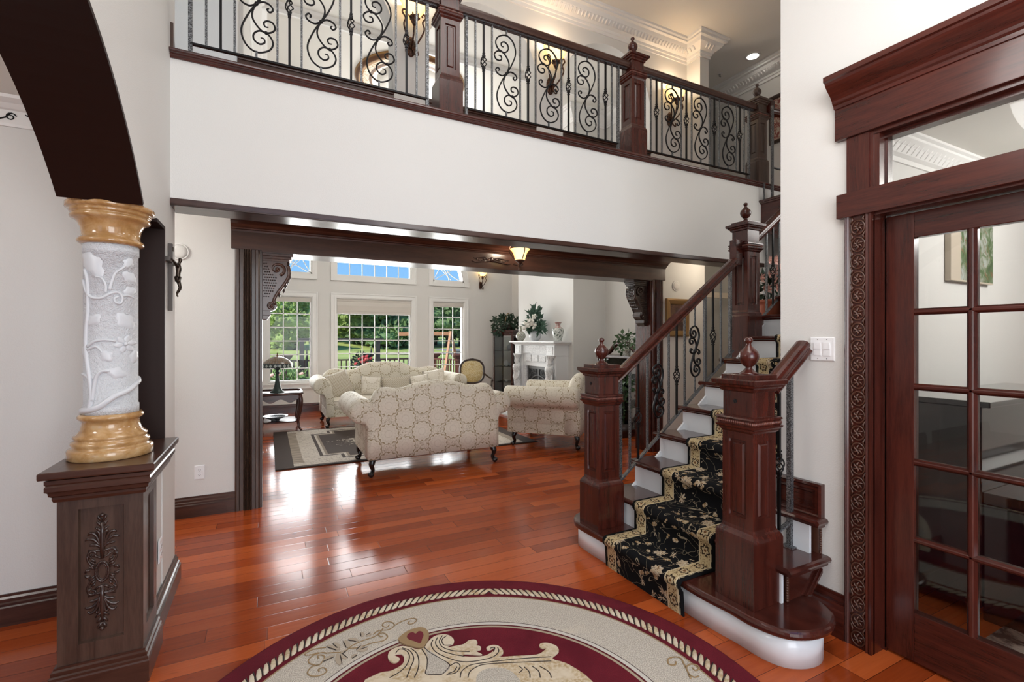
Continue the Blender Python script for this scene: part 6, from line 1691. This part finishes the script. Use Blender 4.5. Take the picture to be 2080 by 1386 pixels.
# ------------------------------------------------------------------ round foyer rug
RC=(.669,1.527)
m=Mat('foyer_rug_pile',(.2,.02,.03),.97,spec=.15)
x,y,z=m.xyz(m.coord('Object')); r=(x*x+y*y).sqrt()
pf=m.noise(m.vec(x,y),260,2,.6); pl_=m.noise(m.vec(x,y),5,3,.6,.6)
red=m.mix(pl_.step(.3,.7),(.105,.0075,.016),(.165,.014,.026)); red=m.mix(pf.step(.35,.7),red,(.10,.010,.018))
bei=m.mix(pf.step(.42,.60),(.36,.325,.28),(.70,.645,.565)); bei=m.mix(pl_.step(.55,.75),bei,(.62,.55,.455))
c0=m.mix(r.lt(1.002),red,bei); c0=m.mix(r.lt(1.010)*r.gt(1.002),c0,(.33,.25,.15))
c0=m.mix(r.lt(.772),c0,(.06,.03,.03)); c0=m.mix(r.lt(.768),c0,(.60,.57,.52)); c0=m.mix(r.lt(.748),c0,(.10,.012,.018)); c0=m.mix(r.lt(.738),c0,(.40,.34,.25)); c0=m.mix(r.lt(.725),c0,red)
m.set('Base Color',c0); m.bump(pf*.6+pl_*.8,.5,.006); M['foyer_rug']=m.m
fr=thing('foyer_rug','round burgundy and beige rug with rope border on the foyer floor','rug',(RC[0],RC[1],0))
b=MB(); b.lathe([(1.185,0),(1.195,.004),(1.193,.010),(1.18,.013),(.6,.013),(.001,.013)],(0,0,0),120,True); o=b.build('pile',M['foyer_rug'],fr,local=True)
m=Mat('rug_cream',(.5,.42,.3),.95); n=m.noise(m.coord('Object'),70,3,.6); n2=m.noise(m.coord('Object'),9,2,.5); cc=m.mix(n2.step(.35,.65),(.40,.28,.14),(.66,.58,.46)); m.set('Base Color',m.mix(n.step(.3,.7),cc,(.62,.53,.40))); M['rug_cream']=m.m
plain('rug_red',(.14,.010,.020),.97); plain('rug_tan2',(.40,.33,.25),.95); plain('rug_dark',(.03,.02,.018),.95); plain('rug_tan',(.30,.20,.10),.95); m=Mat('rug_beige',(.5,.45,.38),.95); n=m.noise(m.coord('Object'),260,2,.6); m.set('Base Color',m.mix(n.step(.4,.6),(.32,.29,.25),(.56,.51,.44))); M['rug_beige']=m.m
ZR=.0135
b=MB(); bd=MB(); NR=186
for i in range(NR):
    a=2*PI*i/NR; da=2*PI/NR; s_=1 if math.sin(2*a+.9)>0 else -1
    ol=[]
    pts=[(-.44,.02),(-.36,.5),(-.10,.95),(.30,1.0),(.42,.55),(.30,.05),(-.05,-.03)]
    for u,v in pts:
        rr=1.034+.058*v; th=a+da*(u*s_+(1.05*s_*(v-.5))); ol.append((rr*math.cos(th),rr*math.sin(th)))
    cx_=sum(p[0] for p in ol)/7; cy_=sum(p[1] for p in ol)/7
    b.loft([[(p[0],p[1],ZR-.001) for p in ol],[(cx_+(p[0]-cx_)*.9,cy_+(p[1]-cy_)*.9,ZR+.004) for p in ol],[(cx_+(p[0]-cx_)*.4,cy_+(p[1]-cy_)*.4,ZR+.006) for p in ol]],True,True,True)
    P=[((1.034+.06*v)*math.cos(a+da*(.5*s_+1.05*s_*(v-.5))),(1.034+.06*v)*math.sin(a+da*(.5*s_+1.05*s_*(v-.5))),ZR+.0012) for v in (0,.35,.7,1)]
    bd.tube(P,[.002,.0038,.0036,.002],5,flat=((0,0,1),.3))  # dark bars between the rope segments
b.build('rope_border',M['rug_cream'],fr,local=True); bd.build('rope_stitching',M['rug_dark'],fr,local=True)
def fz(px,py):
    t=1.45*972/(py-690); u=(px-1040)/972.
    return (t*(.45399+u*.89101)-RC[0], t*(.89101-u*.45399)-RC[1])
def A1(x,y): return fz(760+x/5.778,1180+y/5.778)
def A0(x,y): return fz(460+x/5.778,1180+y/5.778)
def A2(x,y): return fz(1080+x/4.333,1180+y/4.333)
def poly(b,pts,z0,z1,n=3,closed=True):
    P=spline(pts,n,True) if n>1 else pts
    b.prism(P,z0,z1,'z')
ornament=[A1(*p) for p in ((200,1000),(162,950),(178,880),(250,832),(340,812),(440,832),(520,850),(590,828),(630,765),(700,700),(790,672),(880,685),(935,735),(925,785),(880,802),(850,830),(930,815),(1050,790),(1110,745),(1190,738),(1212,780),(1192,802),(1245,815),(1250,850),(1192,870),(1268,912),(1160,912),(1050,905),(1062,935),(1250,935),(1340,910),(1400,865),(1412,830),(1370,850),(1330,860),(1320,825),(1390,800),(1460,810),(1510,860),(1508,905),(1462,940),(1640,930),(1900,915),(1990,870),(2018,838),(1970,840),(1938,810),(1960,780),(2040,775))]
ornament+=[A2(*p) for p in ((220,610),(237,660),(180,720),(300,760),(420,830),(500,893),(560,980))]
ornament+=[A1(*p) for p in ((2300,1330),(1500,1400),(700,1400),(100,1330),(-120,1240),(0,1160),(100,1120),(200,1105),(330,1030),(352,950),(320,908),(268,905),(240,925),(275,940),(300,965),(260,1004))]
b=MB(); poly(b,ornament,ZR-.001,ZR+.0045,3); b.build('scroll_ornament',M['rug_cream'],fr,local=True)
b=MB(); poly(b,[A1(*p) for p in ((600,1140),(632,960),(600,850),(700,900),(880,1040),(860,1110),(790,1150),(700,1138))],ZR+.004,ZR+.0052,3)
poly(b,[A1(*p) for p in ((1200,1190),(1260,1110),(1400,1070),(1560,1090),(1680,1180),(1700,1300),(1250,1310))],ZR+.004,ZR+.0052,3); b.build('beige_field',M['rug_beige'],fr,local=True)
b=MB(); poly(b,[A1(*p) for p in ((285,725),(330,680),(420,625),(530,595),(600,608),(640,655),(640,720),(605,795),(560,832),(450,820),(350,792),(298,760))],ZR,ZR+.007,3); b.build('heart_ring',M['rug_tan'],fr,local=True)
b=MB(); poly(b,[A1(*p) for p in ((384,708),(405,672),(450,655),(488,672),(520,645),(562,650),(580,690),(565,730),(540,785),(470,762),(405,738))],ZR+.0068,ZR+.0078,3); b.build('heart',M['rug_red'],fr,local=True)
b=MB()
def rib(pts,r,z=ZR+.0048,mapf=A1,mat=None):
    P=[mapf(*p) for p in pts]; P=spline(P,4); b.tube([(x,y,z) for x,y in P],r,5,flat=((0,0,1),.35))
for pts in (((250,900),(300,850),(380,870),(415,940),(380,1040),(300,1120),(180,1190)),((330,835),(420,870),(465,960),(430,1060),(380,1190)),((430,840),(500,900),(525,1000),(510,1100),(470,1190)),((560,850),(620,950),(620,1060),(605,1140),(700,1150),(790,1150),(840,1110),(885,1050),(860,1010),(720,930),(640,880),(590,830)),
            ((690,740),(670,800),(720,880),(830,940),(980,990),(1120,1000),(1280,975),(1400,940),(1460,880),(1450,830)),((745,710),(720,780),(780,860),(920,910),(1060,935)),((800,690),(765,760),(810,830),(940,870),(1120,880)),((850,690),(795,740),(820,800),(900,800)),
            ((1010,1190),(1030,1110),(1130,1040),(1300,1010),(1500,985),(1750,960),(2080,940)),((1100,1190),(1130,1110),(1250,1040),(1420,1020),(1600,1010),(1850,1000),(2080,990)),((1700,1050),(1740,1090),(1700,1130)),((1760,1060),(1820,1120),(1830,1190)),((1850,1050),(1930,1110),(1950,1190)),((1940,1050),(2050,1120),(2080,1190)),((890,1050),(960,1010),(1010,1050),(960,1130),(850,1150)),((870,1140),(940,1110),(970,1060)),((1360,840),(1415,830),(1400,880))):
    rib(pts,.0026)
b.build('outline_stitch',M['rug_dark'],fr,local=True)
b=MB()
for pts in (((1180,890),(1120,880),(1010,920),(960,980),(1000,1020),(1090,1025),(1150,940),(1120,910),(1070,920),(1080,950)),((1090,1025),(1000,1050),(950,1120),(1000,1160),(1110,1150),(1175,1100),(1140,1060),(1080,1080),(1090,1105)),((1150,890),(1250,880),(1380,870),(1470,800),(1600,740),(1740,690),(1800,640),(1840,590)),((1440,830),(1560,820),(1700,770),(1840,740),(1890,690),(1850,650),(1790,660),(1800,690),(1840,690)),((1720,665),(1790,620),(1900,610),(1970,560),(1940,520),(1860,520),(1830,560),(1880,580),(1910,550)),((1970,560),(2060,510),(2150,480),(2210,475),(2230,500),(2180,540),(2130,535),(2150,505)),((910,905),(1000,850),(1090,830),(1170,820)),((920,912),(1000,905),(1080,880))):
    rib(pts,.0034,ZR+.001,A0)
b.build('vine_scroll',M['rug_tan'],fr,local=True); b=MB()
for pts in (((1400,893),(1370,820),(1340,760),(1310,710),(1250,700),(1200,720),(1210,765),(1260,770),(1270,740)),((1350,800),(1390,765),(1450,770),(1475,800),(1440,820),(1415,795)),((1380,850),(1430,880),(1470,870))):
    rib(pts,.0042,ZR+.001,A2)
b.build('vine_scroll',M['rug_tan'],fr,local=True)
b=MB(); bd=MB()
for p0,p1,wd in (((1440,830),(1390,735),.013),((1330,830),(1265,765),.011),((1330,850),(1185,800),.012),((1300,895),(1330,1035),.014),((1270,915),(1125,980),.012),((1330,900),(1410,960),.010),((1560,745),(1430,720),.012),((1600,695),(1590,640),.010),((1640,690),(1700,655),.010),((1530,900),(1460,945),.011),((1550,870),(1665,830),.013),((1530,870),(1600,795),.010),((1400,850),(1340,900),.009)):
    P0=Vector(A0(*p0)); P1=Vector(A0(*p1)); d=P1-P0; L_=d.length; d/=L_; nn=Vector((-d.y,d.x))
    def lf(off,w,ka,kb): return [tuple(P0+d*L_*t+nn*(off+sg*w*math.sin(PI*min(1,max(0,t)))**.8)) for t,sg in [(ka+(kb-ka)*k/8,1) for k in range(9)]+[(kb-(kb-ka)*k/8,-1) for k in range(1,8)]]
    b.prism(lf(0,wd,0,1),ZR,ZR+.0026,'z'); bd.prism(lf(wd*.75,.0022,.15,.98),ZR+.001,ZR+.0034,'z')
b.build('vine_leaf',M['rug_tan2'],fr,local=True); bd.build('leaf_stitching',M['rug_dark'],fr,local=True)
# ------------------------------------------------------------------ piano room
pn=thing('upright_piano','glossy black upright piano seen through the French door','piano',(4.0,1.2,0))
b=MB(); b.box(3.28,4.86,1.10,1.50,.06,1.10,.006); b.build('case',M['black_gloss'],pn)
b=MB(); b.box(3.26,4.88,1.06,1.51,1.10,1.13,.006); b.build('lid',M['black_gloss'],pn)
b=MB(); b.box(3.29,4.85,.80,1.10,.60,.66,.005); b.build('keybed',M['black_gloss'],pn)
b=MB(); b.box(3.29,4.85,.80,.815,.66,.72,.004); b.build('fallboard',M['black_gloss'],pn)
for x in (3.29,4.79): b=MB(); b.box(x,x+.06,.82,1.10,.0,.60,.008); b.build('leg',M['black_gloss'],pn)
b=MB()
for i in range(52): b.box(3.36+i*.0272,3.36+i*.0272+.0262,.82,.95,.66,.672)
b.build('keys',M['switch_white'],pn)
b=MB()
for i in range(3): b.tube([(3.98+.09*i,1.1,.09),(3.98+.09*i,1.0,.075)],.014,6)
b.build('pedals',M['brass'],pn)
m=Mat('music_rug',(.1,.08,.07),.9); n=m.noise(m.coord('Object'),5,5,.65,2); m.set('Base Color',m.mix(n.step(.42,.58),(.030,.022,.02),(.26,.21,.18))); 
b=MB(); b.box(3.05,5.6,-.9,1.02,0,.012,.003); o=b.build('area_rug',m.m); tag(o,'dark patterned rug under the piano seen through the French door','rug')
bn=thing('piano_bench','black bench in front of the upright piano behind the door glass','bench',(4.0,.45,0))
b=MB(); b.box(3.6,4.45,.28,.62,.40,.50,.012); b.build('seat',M['black_gloss'],bn)
for x in (3.63,4.37):
    for y in (.31,.54): b=MB(); b.box(x,x+.05,y,y+.05,.012,.40); b.build('leg',M['black_gloss'],bn)
plain('paper',(.62,.66,.68),.7)
b=MB(); rows=[]
for i in range(9): rows.append([(3.02+.055*i-.03*j,.86-.10*j-.02*i,.016+.012*math.sin(i*1.9+j)+.012) for j in range(3)])
b.loft(rows,False,False,True); o=b.build('paper_sheet',M['paper']); tag(o,'crumpled pale paper lying on the floor behind the French door','paper'); sd=o.modifiers.new('s','SOLIDIFY'); sd.thickness=.004
m=Mat('forest_painting',(.1,.15,.05),.5); c=m.coord('Object'); x,y,z=m.xyz(c); n=m.noise(c,9,5,.65,1.2); n2=m.noise(m.vec(x*14.0+z*9.0,z*3.0),2.0,3,.6,1.5)
cl_=m.ramp(n.step(.2,.8),[(0,(.02,.05,.015)),(.4,(.07,.13,.04)),(.6,(.24,.26,.20)),(1,(.42,.47,.46))]); cl_=m.mix(n2.step(.60,.66),cl_,(.20,.085,.03)); m.set('Base Color',cl_)
plain('beige_frame',(.50,.43,.34),.5)
t=thing('framed_picture','tree painting with a beige frame seen through the upper door panes','picture',(3.98,1.52,1.84))
b=MB(); b.box(3.98,4.12,1.485,1.519,1.84,2.50,.003); b.box(4.12,4.62,1.487,1.519,1.84,1.85); b.build('frame',M['beige_frame'],t)
b=MB(); b.box(4.12,4.62,1.488,1.519,1.851,2.50); b.build('canvas',m.m,t)
# ------------------------------------------------------------------ camera, world, lights
cam = bpy.data.cameras.new('camera'); cam.sensor_width=36; cam.sensor_fit='HORIZONTAL'
cam.lens = 972/2080*36; cam.shift_y = -3/2080; cam.clip_start=.05; cam.clip_end=600
co = bpy.data.objects.new('camera', cam); COL.objects.link(co)
co.location=(0,0,1.45); co.rotation_euler=(R(90),0,R(-27)); sc.camera=co
sc.view_settings.view_transform='Standard'; sc.view_settings.look='None'; sc.view_settings.gamma=1
sc.view_settings.exposure=.14; sc.view_settings.use_curve_mapping=False
w = bpy.data.worlds.new('sky'); sc.world=w; w.use_nodes=True; nt=w.node_tree
bg=nt.nodes['Background']
tc=nt.nodes.new('ShaderNodeTexCoord'); sx=nt.nodes.new('ShaderNodeSeparateXYZ'); rp=nt.nodes.new('ShaderNodeValToRGB')
nt.links.new(tc.outputs['Generated'],sx.inputs[0]); nt.links.new(sx.outputs[2],rp.inputs[0]); nt.links.new(rp.outputs[0],bg.inputs[0])
e=rp.color_ramp.elements; e[0].position=0; e[0].color=(.55,.78,1,1); e[1].position=.45; e[1].color=(.12,.36,.86,1)
q=e.new(.12); q.color=(.27,.58,1,1)
bg.inputs[1].default_value=1.0
def light(kind, name, loc, energy, color=(1,1,1), size=1, sy=None, rot=(0,0,0), spread=None, rad=None):
    l=bpy.data.lights.new(name, kind); l.energy=energy; l.color=color
    if kind=='AREA':
        l.shape='RECTANGLE' if sy else 'SQUARE'; l.size=size
        if sy: l.size_y=sy
        if spread: l.spread=spread
    elif kind in('POINT','SPOT'): l.shadow_soft_size=rad or .1
    elif kind=='SUN': l.angle=R(size)
    o=bpy.data.objects.new(name,l); COL.objects.link(o); o.location=loc; o.rotation_euler=rot
    return o
WARM=(1,.86,.68); SOFT=(1,.975,.945); DAY=(1,.99,.975)
light('SUN','sun',(0,0,20),5.0,(1,.95,.86),1.0,rot=(R(50),0,R(-68)))
# daylight entering through each living-room window (outside the glass, facing in)
for x0,x1,z0,z1,nm,en in ((0,.79,.6,2.2,'left',55),(1.25,2.83,.6,2.0,'middle',105),(3.32,4.07,.6,2.2,'right',52),(1.25,2.83,2.78,3.6,'upper_middle',62),(.05,.8,2.78,3.5,'upper_left',27),(3.32,4.0,2.78,3.5,'upper_right',27)):
    light('AREA','daylight_'+nm,((x0+x1)/2,10.72,(z0+z1)/2),en,DAY,x1-x0,z1-z0,rot=(R(90),0,R(180)))
# fill light added behind the viewer, standing in for entry daylight
light('AREA','daylight_entry',(.35,-2.7,1.6),135,(1,.985,.965),2.7,2.7,rot=(R(90),0,0))
# added foyer, stair and piano room fills; unseen gallery, hall, left room lamps
light('AREA','foyer_chandelier',(1.5,.9,5.2),34,SOFT,1.6)  # no fixture here: overhead fill added to light the floor and rug
light('POINT','living_chandelier',(2.3,7.6,4.7),96,SOFT,rad=.5)
light('POINT','gallery_lamp',(2.2,4.05,4.9),3.5,WARM,rad=.3)
light('POINT','left_room_lamp',(-2.2,1.6,2.3),31,SOFT,rad=.25)
light('POINT','piano_room_lamp',(4.3,.2,2.4),66,SOFT,rad=.25)  # unseen fill added to brighten the piano room
light('POINT','hall_lamp',(5.85,6.6,2.2),9,WARM,rad=.15)
light('POINT','stair_lamp',(4.6,2.25,2.75),20,SOFT,rad=.3)  # unseen fill added to light the landing and flower pot

light('POINT','hanging_light_bulb',(2.314,4.36,2.44),9,WARM,rad=.05)
light('POINT','hall_left_lamp',(-1.6,4.1,2.45),30,SOFT,rad=.15)  # unseen fill added to lift the wall under the gallery
for x in (1.263,2.885,4.737): light('POINT','sconce_bulb',(x,4.57,4.80),3.2,WARM,rad=.05)
light('POINT','sconce_bulb',(4.49,10.33,3.2),1.5,WARM,rad=.04)

light('POINT','foyer_chandelier_glow',(1.5,.75,2.75),33,SOFT,rad=.35)  # unseen fill added to brighten the right side of the foyer
light('POINT','hall_right_lamp',(5.2,4.25,2.45),7,WARM,rad=.1)
